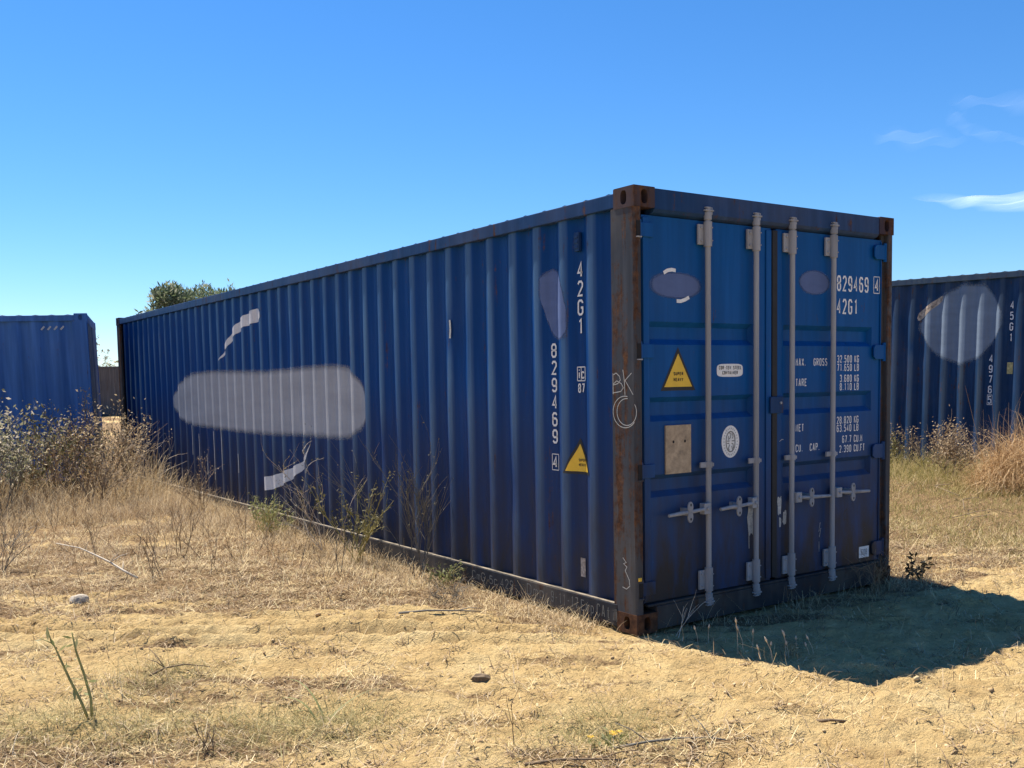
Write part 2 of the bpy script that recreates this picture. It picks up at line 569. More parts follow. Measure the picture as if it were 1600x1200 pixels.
M['stem'] = plain('dry_stems', (0.24, 0.17, 0.10), 0.8, 0.4, 18)
M['greystem'] = plain('grey_dead_stems', (0.15, 0.135, 0.11), 0.85, 0.35, 18)
M['palestem'] = plain('bleached_stems', (0.50, 0.42, 0.32), 0.8, 0.25, 18)
M['greenstem'] = plain('olive_green_stems', (0.37, 0.32, 0.10), 0.7, 0.3, 14)
M['bark'] = plain('grey_bark', (0.12, 0.095, 0.07), 0.9, 0.4, 12, bumpd=0.02)
M['stone'] = plain('pale_stone', (0.42, 0.36, 0.28), 0.9, 0.3, 14, bumpd=0.01)
M['clod'] = island('soil_clods', [(0.0, (0.26, 0.17, 0.085)), (0.5, (0.42, 0.29, 0.15)), (1.0, (0.60, 0.45, 0.25))], 0.95, 0.0)
M['wood'] = plain('broken_wood', (0.17, 0.115, 0.065), 0.85, 0.45, 22, bumpd=0.008)
M['flower'] = plain('yellow_flower', (0.70, 0.46, 0.04), 0.6, 0.2, 30)
M['blue_faded'] = paint('faded_blue_paint', (0.055, 0.145, 0.36), rust=0.10, rough=0.55, streak=0.6, dustamt=0.08, seed=12.4)
M['blue_old'] = paint('old_blue_paint', (0.012, 0.040, 0.10), rust=0.22, rough=0.55, streak=0.8, dustamt=0.12, seed=15.1, sunlit_rib=(0.06, 0.085, 0.115))
M['brown_old'] = paint('old_brown_paint', (0.10, 0.095, 0.10), rust=0.15, rough=0.6, streak=0.8, dustamt=0.1, seed=18.6)

# ------------------------------------------------------------------ ground
gx = axis(-3.9, 3.4, 0.017, 2500, 1.08)
gy = axis(-2.9, 3.2, 0.017, 2500, 1.08)
GX, GY = np.meshgrid(gx, gy)
GZ = gh(GX, GY)
nx, ny = len(gx), len(gy)
idx = np.arange(nx * ny).reshape(ny, nx)
GF = np.stack([idx[:-1, :-1].ravel(), idx[:-1, 1:].ravel(), idx[1:, 1:].ravel(), idx[1:, :-1].ravel()], axis=1)
ground = np_mesh('ground', np.stack([GX.ravel(), GY.ravel(), GZ.ravel()], axis=1), GF, M['ground'], smooth=True)
att = ground.data.attributes.new('litter', 'FLOAT', 'POINT')
att.data.foreach_set('value', litter(GX, GY).ravel().astype(np.float32))
tag(ground, 'sandy yard ground with dry straw litter and faint wheel tracks', 'ground', kind='structure')

# ------------------------------------------------------------------ stroke lettering
GL = {
 '0': [[(1, 0), (0, 1), (0, 6), (1, 7), (3, 7), (4, 6), (4, 1), (3, 0), (1, 0)]],
 '1': [[(1, 5.8), (2.4, 7), (2.4, 0)]],
 '2': [[(0, 5.8), (1, 7), (3, 7), (4, 6), (4, 4.6), (0, 0), (4, 0)]],
 '3': [[(0, 6), (1, 7), (3, 7), (4, 6), (4, 4.6), (3, 3.7), (1.6, 3.7)], [(3, 3.7), (4, 2.8), (4, 1), (3, 0), (1, 0), (0, 1)]],
 '4': [[(3, 0), (3, 7), (0, 2), (4, 2)]],
 '5': [[(4, 7), (0.4, 7), (0.2, 3.8), (1.2, 4.3), (3, 4.3), (4, 3.3), (4, 1), (3, 0), (1, 0), (0, 1)]],
 '6': [[(4, 6), (3, 7), (1, 7), (0, 6), (0, 1), (1, 0), (3, 0), (4, 1), (4, 3), (3, 4), (1, 4), (0, 3)]],
 '7': [[(0, 7), (4, 7), (1.6, 0)]],
 '8': [[(1, 3.7), (0, 4.6), (0, 6), (1, 7), (3, 7), (4, 6), (4, 4.6), (3, 3.7), (1, 3.7), (0, 2.8), (0, 1), (1, 0), (3, 0), (4, 1), (4, 2.8), (3, 3.7)]],
 '9': [[(0, 1), (1, 0), (3, 0), (4, 1), (4, 6), (3, 7), (1, 7), (0, 6), (0, 4), (1, 3), (3, 3), (4, 4)]],
 'A': [[(0, 0), (1.8, 7), (2.2, 7), (4, 0)], [(0.7, 2.2), (3.3, 2.2)]],
 'B': [[(0, 0), (0, 7), (3, 7), (4, 6), (4, 4.6), (3, 3.7), (0, 3.7)], [(3, 3.7), (4, 2.8), (4, 1), (3, 0), (0, 0)]],
 'C': [[(4, 5.6), (4, 6), (3, 7), (1, 7), (0, 6), (0, 1), (1, 0), (3, 0), (4, 1), (4, 1.5)]],
 'E': [[(4, 7), (0, 7), (0, 0), (4, 0)], [(0, 3.7), (3, 3.7)]],
 'F': [[(4, 7), (0, 7), (0, 0)], [(0, 3.7), (3, 3.7)]],
 'G': [[(4, 5.6), (4, 6), (3, 7), (1, 7), (0, 6), (0, 1), (1, 0), (3, 0), (4, 1), (4, 3.4), (2.4, 3.4)]],
 'H': [[(0, 0), (0, 7)], [(4, 0), (4, 7)], [(0, 3.6), (4, 3.6)]],
 'I': [[(2, 0), (2, 7)]],
 'K': [[(0, 0), (0, 7)], [(4, 7), (0, 3), (1.2, 4.1), (4, 0)]],
 'L': [[(0, 7), (0, 0), (4, 0)]],
 'M': [[(0, 0), (0, 7), (2, 3), (4, 7), (4, 0)]],
 'N': [[(0, 0), (0, 7), (4, 0), (4, 7)]],
 'O': [[(1, 0), (0, 1), (0, 6), (1, 7), (3, 7), (4, 6), (4, 1), (3, 0), (1, 0)]],
 'P': [[(0, 0), (0, 7), (3, 7), (4, 6), (4, 4.4), (3, 3.4), (0, 3.4)]],
 'R': [[(0, 0), (0, 7), (3, 7), (4, 6), (4, 4.6), (3, 3.7), (0, 3.7)], [(2, 3.7), (4, 0)]],
 'S': [[(4, 6), (3, 7), (1, 7), (0, 6), (0, 4.8), (1, 3.9), (3, 3.3), (4, 2.4), (4, 1), (3, 0), (1, 0), (0, 1)]],
 'T': [[(0, 7), (4, 7)], [(2, 7), (2, 0)]],
 'U': [[(0, 7), (0, 1), (1, 0), (3, 0), (4, 1), (4, 7)]],
 'V': [[(0, 7), (2, 0), (4, 7)]],
 'X': [[(0, 0), (4, 7)], [(0, 7), (4, 0)]],
 'Y': [[(0, 7), (2, 3.4), (4, 7)], [(2, 3.4), (2, 0)]],
 'D': [[(0, 0), (0, 7), (2.6, 7), (4, 5.6), (4, 1.4), (2.6, 0), (0, 0)]],
 '-': [[(0.6, 3.4), (3.4, 3.4)]],
 '.': [[(0.6, 0), (0.6, 0.6)]],
 'i': [[(2, 0), (2, 4.6)], [(2, 6.2), (2, 7)]],
 'c': [[(4, 4), (3, 5), (1, 5), (0, 4), (0, 1), (1, 0), (3, 0), (4, 1)]],
 'm': [[(0, 0), (0, 4.5)], [(0, 3.6), (1, 4.6), (2, 3.8), (2, 0)], [(2, 3.6), (3, 4.6), (4, 3.8), (4, 0)]],
 'p': [[(0, -2), (0, 4.6), (2.6, 4.6), (3.6, 3.4), (3.6, 1.2), (2.6, 0), (0, 0)]],
 'a': [[(3.6, 0), (3.6, 4.5), (1, 4.5), (0, 3.4), (0, 1), (1, 0), (3.6, 1)]],
 't': [[(2, 6.6), (2, 0.8), (3, 0)], [(0.4, 4.6), (3.6, 4.6)]],
 'h': [[(0, 0), (0, 7)], [(0, 3.4), (1.4, 4.6), (3, 4.2), (3.4, 3.2), (3.4, 0)]],
}


def stroke(mb, line, w, fn):
    """a 2d polyline widened to w, mapped into the scene by fn(u, v)"""
    pts = [Vector(p) for p in line]
    closed = (pts[0] - pts[-1]).length < 1e-6 and len(pts) > 2
    n = len(pts)
    L_, R_ = [], []
    for i, p in enumerate(pts):
        if closed:
            a = pts[(i - 1) % (n - 1)]; c = pts[(i + 1) % (n - 1)]
        else:
            a = pts[max(i - 1, 0)]; c = pts[min(i + 1, n - 1)]
        d1 = (p - a).normalized() if (p - a).length > 1e-9 else (c - p).normalized()
        d2 = (c - p).normalized() if (c - p).length > 1e-9 else d1
        t = d1 + d2
        t = t.normalized() if t.length > 1e-6 else d1
        nrm = Vector((-t.y, t.x))
        k = min(1.6, 1.0 / max(0.35, nrm.dot(Vector((-d1.y, d1.x)))))
        ext = Vector((0, 0))
        L_.append(p + nrm * w / 2 * k + ext)
        R_.append(p - nrm * w / 2 * k + ext)
    o = len(mb.v)
    for l, r in zip(L_, R_):
        mb.v.append(fn(l.x, l.y)); mb.v.append(fn(r.x, r.y))
    for i in range(n - 1):
        a = o + 2 * i
        mb.f.append((a, a + 1, a + 3, a + 2))


def text(mb, s, u, v, h, cw, sw, fn, gap=None, stack=None, join=False):
    """s at (u, v): character height h, width cw, stroke sw; stack: characters downwards at this pitch"""
    gap = cw * 0.42 if gap is None else gap
    if isinstance(mb, Marks) and not join:
        mb.cut()
    for ch in s:
        for line in GL.get(ch, []):
            stroke(mb, [(u + sw / 2 + x / 4 * (cw - sw), v + sw / 2 + y / 7 * (h - sw)) for x, y in line], sw, fn)
        if stack:
            v -= stack
        else:
            u += (cw * 0.45 if ch == '.' else cw) + gap


def rect_frame(mb, u0, v0, u1, v1, w, fn):
    for a in (((u0, v0), (u1, v0)), ((u1, v0), (u1, v1)), ((u1, v1), (u0, v1)), ((u0, v1), (u0, v0))):
        stroke(mb, a, w, fn)


def soft_oval(cu, cv, ru, rv, fn, mat, parent, name, power=2.0, n=48, edge=0.25):
    mb = MB(); fe = []
    rings = [0.0, 0.4, 1 - edge, 1 - edge * 0.66, 1 - edge * 0.33, 1.0]
    for q in rings:
        for k in range(n):
            a = 2 * math.pi * k / n
            c, s = math.cos(a), math.sin(a)
            mb.v.append(fn(cu + q * ru * math.copysign(abs(c) ** (2 / power), c), cv + q * rv * math.copysign(abs(s) ** (2 / power), s)))
            fe.append(min(1.0, (1 - q) / edge))
    for i in range(len(rings) - 1):
        for k in range(n):
            k2 = (k + 1) % n
            mb.f.append((i * n + k, (i + 1) * n + k, (i + 1) * n + k2, i * n + k2))
    me = bpy.data.meshes.new(name)
    me.from_pydata(mb.v, [], mb.f)
    me.update()
    me.attributes.new('feather', 'FLOAT', 'POINT').data.foreach_set('value', np.array(fe, dtype=np.float32))
    return link(name, me, mat, parent)


def oval(mb, cu, cv, ru, rv, fn, n=40, power=2.0):
    o = len(mb.v)
    for k in range(n):
        a = 2 * math.pi * k / n
        c, s = math.cos(a), math.sin(a)
        mb.v.append(fn(cu + ru * math.copysign(abs(c) ** (2 / power), c), cv + rv * math.copysign(abs(s) ** (2 / power), s)))
    mb.f.append(tuple(range(o, o + n)))


# ------------------------------------------------------------------ shipping container
PITCH = 0.278
Y0 = 0.456
XOUT, XIN = 0.026, 0.062


def profile(y_a, y_b):
    """corrugation of a side wall as (y, x) pairs with rounded bends"""
    key = []
    k0 = int(math.floor((y_a - Y0) / PITCH)) - 1
    k1 = int(math.ceil((y_b - Y0) / PITCH)) + 1
    for k in range(k0, k1 + 1):
        e = Y0 + k * PITCH
        key += [(e - 0.140, XIN), (e - 0.072, XOUT), (e, XOUT), (e + 0.068, XIN)]
    pts = []
    R_ = 0.025
    for i in range(1, len(key) - 1):
        p = Vector(key[i]); a = Vector(key[i - 1]); c = Vector(key[i + 1])
        da = (a - p).normalized(); dc = (c - p).normalized()
        p0, p2 = p + da * R_, p + dc * R_
        for t in (0, 0.25, 0.5, 0.75, 1):
            pts.append(((1 - t) ** 2 * p0.x + 2 * t * (1 - t) * p.x + t * t * p2.x, (1 - t) ** 2 * p0.y + 2 * t * (1 - t) * p.y + t * t * p2.y))
    out = [q for q in pts if y_a < q[0] < y_b]

    def at(y):
        for a, c in zip(pts, pts[1:]):
            if a[0] <= y <= c[0]:
                f = (y - a[0]) / max(1e-9, c[0] - a[0])
                return a[1] + f * (c[1] - a[1])
        return XIN
    return [(y_a, at(y_a))] + out + [(y_b, at(y_b))]


def wave(y, z, seed):
    y = np.asarray(y, dtype=float); z = np.asarray(z, dtype=float)
    d_ = 0.0
    for (dy_, dz_, da_, dr_) in ((2.04, 1.85, 0.012, 0.12), (3.1, 0.9, 0.016, 0.22), (1.35, 0.75, 0.010, 0.16), (5.3, 2.0, 0.014, 0.20), (8.0, 0.7, 0.016, 0.25), (2.7, 2.15, 0.009, 0.15)):
        d_ = d_ + da_ * np.exp(-((y - dy_) ** 2 + (z - dz_) ** 2) / dr_ ** 2)
    return d_ + 0.0065 * fbm(y * 0.9, z * 0.8, seed, 2) + 0.0035 * fbm(y * 3.1, z * 1.4, seed + 5, 2)


def side_panel(parent, y_a, y_b, z0, z1, mat, seed, name='side_panel', width=None):
    pr = profile(y_a, y_b)
    rows = 18
    zs = np.linspace(z0, z1, rows)
    Y = np.array([q[0] for q in pr]); X = np.array([q[1] for q in pr])
    YY, ZZ = np.meshgrid(Y, zs)
    XX = np.tile(X, (rows, 1)) + wave(YY, ZZ, seed) * np.sin(np.pi * (ZZ - z0) / (z1 - z0))
    if width is not None:
        XX = width - XX
    n = len(Y)
    ix = np.arange(rows * n).reshape(rows, n)
    F = np.stack([ix[:-1, :-1].ravel(), ix[1:, :-1].ravel(), ix[1:, 1:].ravel(), ix[:-1, 1:].ravel()], axis=1)
    if width is not None:
        F = F[:, ::-1]
    return np_mesh(name, np.stack([XX.ravel(), YY.ravel(), ZZ.ravel()], axis=1), F, mat, parent)


def side_patch(parent, name, y_a, y_b, lohi, mat, seed, z0, z1, off=0.0022, feather=0.0):
    """paint or blurred-logo patch laid on the corrugated side: between lo(y) and hi(y)"""
    pr = profile(y_a, y_b)
    ys = []
    for a, c in zip(pr, pr[1:]):
        m_ = max(1, int((c[0] - a[0]) / 0.02))
        for k in range(m_):
            ys.append((a[0] + (c[0] - a[0]) * k / m_, a[1] + (c[1] - a[1]) * k / m_))
    ys.append(pr[-1])
    mb = MB()
    R_ = 15 if feather else 7
    fe = []
    for (y, x) in ys:
        lo, hi = lohi(y)
        for r in range(R_):
            z = lo + (hi - lo) * r / (R_ - 1)
            w = float(wave(y, z, seed)) * math.sin(math.pi * (z - z0) / (z1 - z0))
            mb.v.append((x + w - off, y, z))
            if feather:
                fe.append(max(0.0, min(1.0, min(z - lo, hi - z, y - y_a, y_b - y) / feather)))
    for i in range(len(ys) - 1):
        for r in range(R_ - 1):
            a = i * R_ + r
            mb.f.append((a, a + 1, a + R_ + 1, a + R_))
    me = bpy.data.meshes.new(name)
    me.from_pydata(mb.v, [], mb.f)
    me.update()
    if feather:
        me.attributes.new('feather', 'FLOAT', 'POINT').data.foreach_set('value', np.array(fe, dtype=np.float32))
    return link(name, me, mat, parent)


def casting(parent, sx, sy, sz, W, Lc, H, mat):
    """ISO corner fitting with the two outward oblong apertures; sx.. choose the corner"""
    a, b_, c = 0.162, 0.178, 0.118
    mb = MB()

    def P(u, v, w):
        x = u if sx < 0 else W - u
        y = v if sy < 0 else Lc - v
        z = w if sz < 0 else H - w
        return (x, y, z)
    n = 24

    def face(du, dv, fn, hr, hv, depth):
        outer, inner, deep = [], [], []
        for k in range(n):
            t = 2 * math.pi * k / n
            cx_, cy_ = math.cos(t), math.sin(t)
            m_ = max(abs(cx_), abs(cy_))
            outer.append(fn(du / 2 + du / 2 * cx_ / m_, dv / 2 + dv / 2 * cy_ / m_, 0))
            qx = math.copysign(abs(cx_) ** 0.75, cx_) * hr
            qy = math.copysign(abs(cy_) ** 0.75, cy_) * hv
            inner.append(fn(du / 2 + qx, dv / 2 + qy, 0))
            deep.append(fn(du / 2 + qx, dv / 2 + qy, depth))
        o = len(mb.v)
        mb.v += outer + inner + deep
        for k in range(n):
            k2 = (k + 1) % n
            mb.f.append((o + k, o + k2, o + n + k2, o + n + k))
            mb.f.append((o + n + k, o + n + k2, o + 2 * n + k2, o + 2 * n + k))
        mb.f.append(tuple(o + 2 * n + k for k in range(n)))
    face(b_, c, lambda u, v, d: P(d, u, v), 0.026, 0.040, 0.05)      # long side
    face(a, c, lambda u, v, d: P(u, d, v), 0.026, 0.040, 0.05)      # end
    mb.add([P(a, 0, 0), P(a, b_, 0), P(a, b_, c), P(a, 0, c)], [(0, 1, 2, 3)])
    mb.add([P(0, b_, 0), P(a, b_, 0), P(a, b_, c), P(0, b_, c)], [(0, 1, 2, 3)])
    mb.add([P(0, 0, 0), P(a, 0, 0), P(a, b_, 0), P(0, b_, 0)], [(0, 1, 2, 3)])
    mb.add([P(0, 0, c), P(a, 0, c), P(a, b_, c), P(0, b_, c)], [(0, 1, 2, 3)])
    bm = bmesh.new()
    me = mb.mesh('corner_casting')
    bm.from_mesh(me)
    bmesh.ops.remove_doubles(bm, verts=bm.verts, dist=1e-4)
    bmesh.ops.recalc_face_normals(bm, faces=bm.faces)
    vert_edge = [e for e in bm.edges if e.calc_length() > 0.03 and all(
        any(abs(vv.co[i] - q[i]) < 1e-4 for q in (P(0, 0, 0), P(a, b_, c))) for vv in e.verts for i in range(3))]
    bmesh.ops.bevel(bm, geom=vert_edge, offset=0.008, segments=2, profile=0.5, affect='EDGES')
    bm.to_mesh(me); bm.free()
    return link('corner_casting', me, mat, parent)


def container(root, Lc, H, m_side, m_trim, m_rail, m_post, m_cast, seed, far_side=True, door_plain=True):
    W = 2.438
    side_panel(root, 0.19, Lc - 0.19, 0.140, H - 0.100, m_side, seed)
    if far_side:
        side_panel(root, 0.19, Lc - 0.19, 0.140, H - 0.100, m_side, seed + 3, width=W)
    # rails
    for s in (0, 1):
        f = (lambda x: x) if s == 0 else (lambda x: W - x)
        xa, xb = sorted((f(0.006), f(0.075)))
        MB().box((xa, 0.176, H - 0.106), (xb, Lc - 0.176, H - 0.022)).build('top_rail', m_trim, root, bevel=0.005)
        xa, xb = sorted((f(0.000), f(0.075)))
        MB().box((xa, 0.176, 0.018), (xb, Lc - 0.176, 0.155)).build('bottom_rail', m_rail, root, bevel=0.006)
    # roof: cross corrugated sheet
    mb = MB()
    n = int((Lc - 0.3) / 0.105)
    for i in range(n + 1):
        y = 0.15 + (Lc - 0.3) * i / n
        z = H - 0.030 + (0.018 if i % 2 else 0.0)
        mb.v += [(0.03, y, z), (W - 0.03, y, z)]
    for i in range(n):
        mb.f.append((2 * i, 2 * i + 1, 2 * i + 3, 2 * i + 2))
    mb.build('roof', m_side, root)
    # far end wall, corrugated vertically
    mb = MB()
    n = 36
    for i in range(n + 1):
        x = 0.06 + (W - 0.12) * i / n
        y = Lc - (0.02 if (i // 2) % 2 else 0.05)
        mb.v += [(x, y, 0.12), (x, y, H - 0.1)]
    for i in range(n):
        mb.f.append((2 * i, 2 * i + 1, 2 * i + 3, 2 * i + 2))
    mb.build('end_panel', m_side, root)
    MB().box((0.165, Lc - 0.07, H - 0.11), (W - 0.165, Lc - 0.004, H - 0.004)).build('end_rail', m_trim, root)
    MB().box((0.165, Lc - 0.07, 0.01), (W - 0.165, Lc - 0.004, 0.13)).build('end_rail', m_rail, root)
    # posts
    for s in (0, 1):
        f = (lambda x: x) if s == 0 else (lambda x: W - x)
        for e in (0, 1):
            g = (lambda y: y) if e == 0 else (lambda y: Lc - y)
            mb = MB()
            prof = [(0.003, 0.205), (0.003, 0.016), (0.008, 0.006), (0.018, 0.003), (0.052, 0.003), (0.056, 0.010), (0.056, 0.040), (0.085, 0.044), (0.085, 0.060), (0.030, 0.060), (0.030, 0.205)]
            lo, hi = 0.112, H - 0.112
            vs_ = [(f(x), g(y), z) for z in (lo, hi) for x, y in prof]
            k = len(prof)
            fs = [(i, (i + 1) % k, k + (i + 1) % k, k + i) for i in range(k)]
            mb.add(vs_, fs)
            mb.build('corner_post', m_post, root)
    for sx in (-1, 1):
        for sy in (-1, 1):
            for sz in (-1, 1):
                casting(root, sx, sy, sz, W, Lc, H, M['cast_low'] if (sz < 0 and m_cast is M['cast']) else m_cast)
    if door_plain:
        MB().box((0.165, 0.006, H - 0.13), (W - 0.165, 0.08, H - 0.004)).build('door_header', m_trim, root)
        MB().box((0.165, 0.006, 0.006), (W - 0.165, 0.08, 0.16)).build('door_sill', m_rail, root)
        for x0, x1 in ((0.09, 1.205), (1.233, W - 0.09)):
            d = MB().box((x0, 0.04, 0.17), (x1, 0.08, H - 0.14)).build('door', m_side, root)
            for xr in (x0 + 0.36, x1 - 0.36):
                MB().tube([(xr, 0.015, 0.1), (xr, 0.015, H - 0.06)], 0.017, 8).build('lock_rod', M['steel'], d)
    return W


# ---- the main container
LC, HC = 12.192, 2.591
main = thing('shipping_container', 'long navy blue shipping container with closed lock-rod doors at its near end', 'shipping container')
WC = container(main, LC, HC, M['blue'], M['blue_trim'], M['rail'], M['post'], M['cast'], 5, door_plain=False)

SZ0, SZ1 = 0.140, HC - 0.100


def sidef(x):
    return lambda u, v: (x, -u, v)          # seen from -X: right is towards -Y


INN = sidef(XIN - 0.0065)
OUT_ = sidef(XOUT - 0.0035)
# identification down the inner flats
mb = Marks()
text(mb, '42G1', -0.588, 2.125, 0.098, 0.056, 0.0135, INN, stack=0.116)
mb.build('lettering', M['white'], main)
mb = Marks()
text(mb, '829469', -0.866, 1.640, 0.092, 0.056, 0.0135, INN, stack=0.1105)
text(mb, '4', -0.866, 0.928, 0.078, 0.050, 0.013, INN)
rect_frame(mb, -0.872, 0.915, -0.803, 1.018, 0.005, INN)
mb.build('lettering', M['white'], main)
mb = Marks()
rect_frame(mb, -0.598, 1.490, -0.522, 1.575, 0.006, INN)
text(mb, 'ic', -0.596, 1.502, 0.062, 0.032, 0.009, INN, gap=0.004, join=True)
stroke(mb, [(-0.561, 1.492), (-0.561, 1.573)], 0.005, INN)
text(mb, '87', -0.592, 1.415, 0.058, 0.028, 0.009, INN, gap=0.008)
mb.build('lettering', M['white'], main)
# yellow warning triangle across the bends of the side
def tri_side(y_l, y_r, zb, zt, apex):
    def lohi(y):
        if y > apex:
            t = (y_l - y) / (y_l - apex)
        else:
            t = (y - y_r) / (apex - y_r)
        return zb, zb + (zt - zb) * max(0.001, min(1, t))
    return lohi


side_patch(main, 'warning_sign', 0.462, 0.720, tri_side(0.720, 0.462, 0.905, 1.135, 0.580), M['black'], 5, SZ0, SZ1, 0.0030)
side_patch(main, 'warning_sign', 0.486, 0.690, tri_side(0.690, 0.486, 0.922, 1.098, 0.580), M['yellow'], 5, SZ0, SZ1, 0.0055)
mb = Marks()
text(mb, 'SUPER', -0.592, 0.985, 0.018, 0.010, 0.0035, sidef(XIN - 0.009), gap=0.004)
text(mb, 'HEAVY', -0.592, 0.955, 0.018, 0.010, 0.0035, sidef(XIN - 0.009), gap=0.004)
mb.build('lettering', M['black'], main)
# remains of the white oval band, broken by the corrugation
UP = [(5.975, 2.250, 0.030), (6.00, 2.252, 0.055), (6.14, 2.250, 0.074), (6.49, 2.212, 0.062), (6.75, 2.140, 0.055), (6.98, 2.040, 0.044), (7.12, 1.95, 0.034), (7.26, 1.865, 0.018), (7.37, 1.80, 0.004)]
LOW = [(4.79, 0.905, 0.004), (4.85, 0.79, 0.022), (4.98, 0.70, 0.040), (5.15, 0.63, 0.052), (5.43, 0.55, 0.064), (5.72, 0.475, 0.072), (6.01, 0.435, 0.074)]


def band(tab):
    ya = [t[0] for t in tab]
    return lambda y: (float(np.interp(y, ya, [t[1] - t[2] for t in tab])), float(np.interp(y, ya, [t[1] + t[2] for t in tab])))


side_patch(main, 'white_band', 5.975, 7.37, band(UP), M['swoosh'], 5, SZ0, SZ1)
side_patch(main, 'white_band', 4.79, 6.01, band(LOW), M['swoosh'], 5, SZ0, SZ1)


def blob(y_a, y_b, lo_tab, hi_tab, round_=0.30):
    def lohi(y):
        lo = float(np.interp(y, [t[0] for t in lo_tab], [t[1] for t in lo_tab]))
        hi = float(np.interp(y, [t[0] for t in hi_tab], [t[1] for t in hi_tab]))
        e = min(y - y_a, y_b - y)
        k = math.sqrt(max(0.0004, 1 - (1 - min(1, e / round_)) ** 2))
        mid = (lo + hi) / 2
        return mid + (lo - mid) * k, mid + (hi - mid) * k
    return lohi


BIG = [(3.50, 1.27, 1.29), (3.535, 1.186, 1.381), (3.66, 1.045, 1.577), (3.92, 0.974, 1.684), (4.34, 0.965, 1.700), (4.95, 0.969, 1.690), (5.81, 0.945, 1.672), (6.80, 0.945, 1.690), (7.72, 0.958, 1.708), (8.49, 0.970, 1.691), (8.91, 1.008, 1.615), (9.29, 1.146, 1.448), (9.34, 1.28, 1.31)]
BY = np.linspace(3.50, 9.34, 240)


def smooth_tab(col):
    v_ = np.interp(BY, [t[0] for t in BIG], [t[col] for t in BIG])
    k_ = np.hanning(15); k_ /= k_.sum()
    return np.convolve(np.pad(v_, 7, mode='edge'), k_, mode='valid')


BLO, BHI = smooth_tab(1), smooth_tab(2)
side_patch(main, 'blurred_logo', 3.50, 9.34, lambda y: (float(np.interp(y, BY, BLO)), float(np.interp(y, BY, BHI))), M['over'], 5, SZ0, SZ1, 0.0018, feather=0.085)  # soft grey patch made up in place of an unreadable, blurred logo
CIRC = [(0.845, 2.09, 0.125), (0.815, 2.02, 0.125), (0.790, 1.93, 0.125), (0.765, 1.860, 0.118)]


def bean(y):
    r = [(z - math.sqrt(max(1e-6, q * q - (y - c) ** 2)), z + math.sqrt(max(1e-6, q * q - (y - c) ** 2))) for c, z, q in CIRC if abs(y - c) < q]
    return (min(a for a, b in r), max(b for a, b in r)) if r else (1.97, 1.975)


side_patch(main, 'blurred_logo', 0.650, 0.962, bean, M['logo_slate'], 5, SZ0, SZ1, 0.0018, feather=0.035)  # made-up slate patch where a second logo is blurred out
# small weathered sticker, dent scratch and vent
mb = MB(); mb.add([INN(-0.588, 0.255), INN(-0.540, 0.255), INN(-0.540, 0.375), INN(-0.588, 0.375)], [(0, 1, 2, 3)])
mb.build('sticker', plain('worn_sticker', (0.34, 0.29, 0.25), 0.8, 0.6, 60), main)
mb = MB()
mb.box((XIN - 0.028, 0.545, 2.285), (XIN - 0.004, 0.590, 2.400))
for k in range(3):
    mb.box((XIN - 0.034, 0.549, 2.300 + k * 0.032), (XIN - 0.027, 0.586, 2.318 + k * 0.032))
mb.build('air_vent', M['blue_trim'], main, bevel=0.003)
mb = Marks()
mb.cut(); stroke(mb, [(-2.065, 1.955), (-2.060, 1.88), (-2.068, 1.82)], 0.022, sidef(XOUT - 0.006))
for (yy, z0_, z1_) in ((8.51, 0.62, 1.0), (8.23, 0.55, 0.90), (7.93, 0.40, 0.66), (7.65, 0.36, 0.95), (7.37, 0.5, 0.99), (6.8, 0.5, 0.72)):
    mb.cut(); stroke(mb, [(-yy + 0.0, z0_), (-yy + 0.006, (z0_ + z1_) / 2), (-yy - 0.002, z1_)], 0.014, sidef(XOUT - 0.006))
mb.build('scratch', M['chalk'], main)
# chalk scrawl on the post and the bottom rail
POSTF = sidef(-0.0005)
mb = Marks()
CW = 0.0045
stroke(mb, [(-0.193, 1.530), (-0.193, 1.408)], CW, POSTF)
stroke(mb, [(-0.193, 1.520), (-0.165, 1.532), (-0.135, 1.512), (-0.128, 1.490), (-0.150, 1.470), (-0.190, 1.462)], CW, POSTF)
stroke(mb, [(-0.190, 1.468), (-0.160, 1.486), (-0.120, 1.470), (-0.102, 1.445), (-0.125, 1.424), (-0.190, 1.416)], CW, POSTF)
mb.cut()
stroke(mb, [(-0.105, 1.550), (-0.092, 1.480), (-0.088, 1.402)], CW, POSTF)
stroke(mb, [(-0.030, 1.530), (-0.086, 1.488), (-0.050, 1.445), (-0.018, 1.405)], CW, POSTF)
g1 = [(-0.09 + 0.105 * math.cos(t), 1.305 + 0.092 * math.sin(t)) for t in np.linspace(1.35, 5.6, 22)]
g2 = [(-0.075 + 0.085 * math.cos(t), 1.305 + 0.078 * math.sin(t)) for t in np.linspace(1.45, 6.9, 26)]
mb.cut()
stroke(mb, g1, CW, POSTF)
stroke(mb, g2, CW, POSTF)
mb.cut()
stroke(mb, [(-0.12, 0.445), (-0.09, 0.420), (-0.115, 0.410), (-0.085, 0.395), (-0.10, 0.37), (-0.065, 0.32), (-0.06, 0.285), (-0.09, 0.262), (-0.125, 0.270)], CW, POSTF)
mb.build('chalk_scrawl', M['chalk'], main)
RAILF = sidef(-0.0016)
mb = Marks()
text(mb, 'Dmp', -1.100, 0.062, 0.075, 0.050, 0.006, RAILF, gap=0.022)
text(mb, '9-11-17', -0.830, 0.060, 0.072, 0.028, 0.006, RAILF, gap=0.014)
text(mb, 'Emp', -0.52, 0.058, 0.070, 0.032, 0.006, RAILF, gap=0.016)
text(mb, 'CAt', -0.365, 0.055, 0.075, 0.030, 0.006, RAILF, gap=0.016)
text(mb, '17C', -0.215, 0.050, 0.075, 0.008, 0.006, RAILF, gap=0.008)
text(mb, 'CmG', -1.790, 0.062, 0.064, 0.044, 0.006, RAILF, gap=0.018)
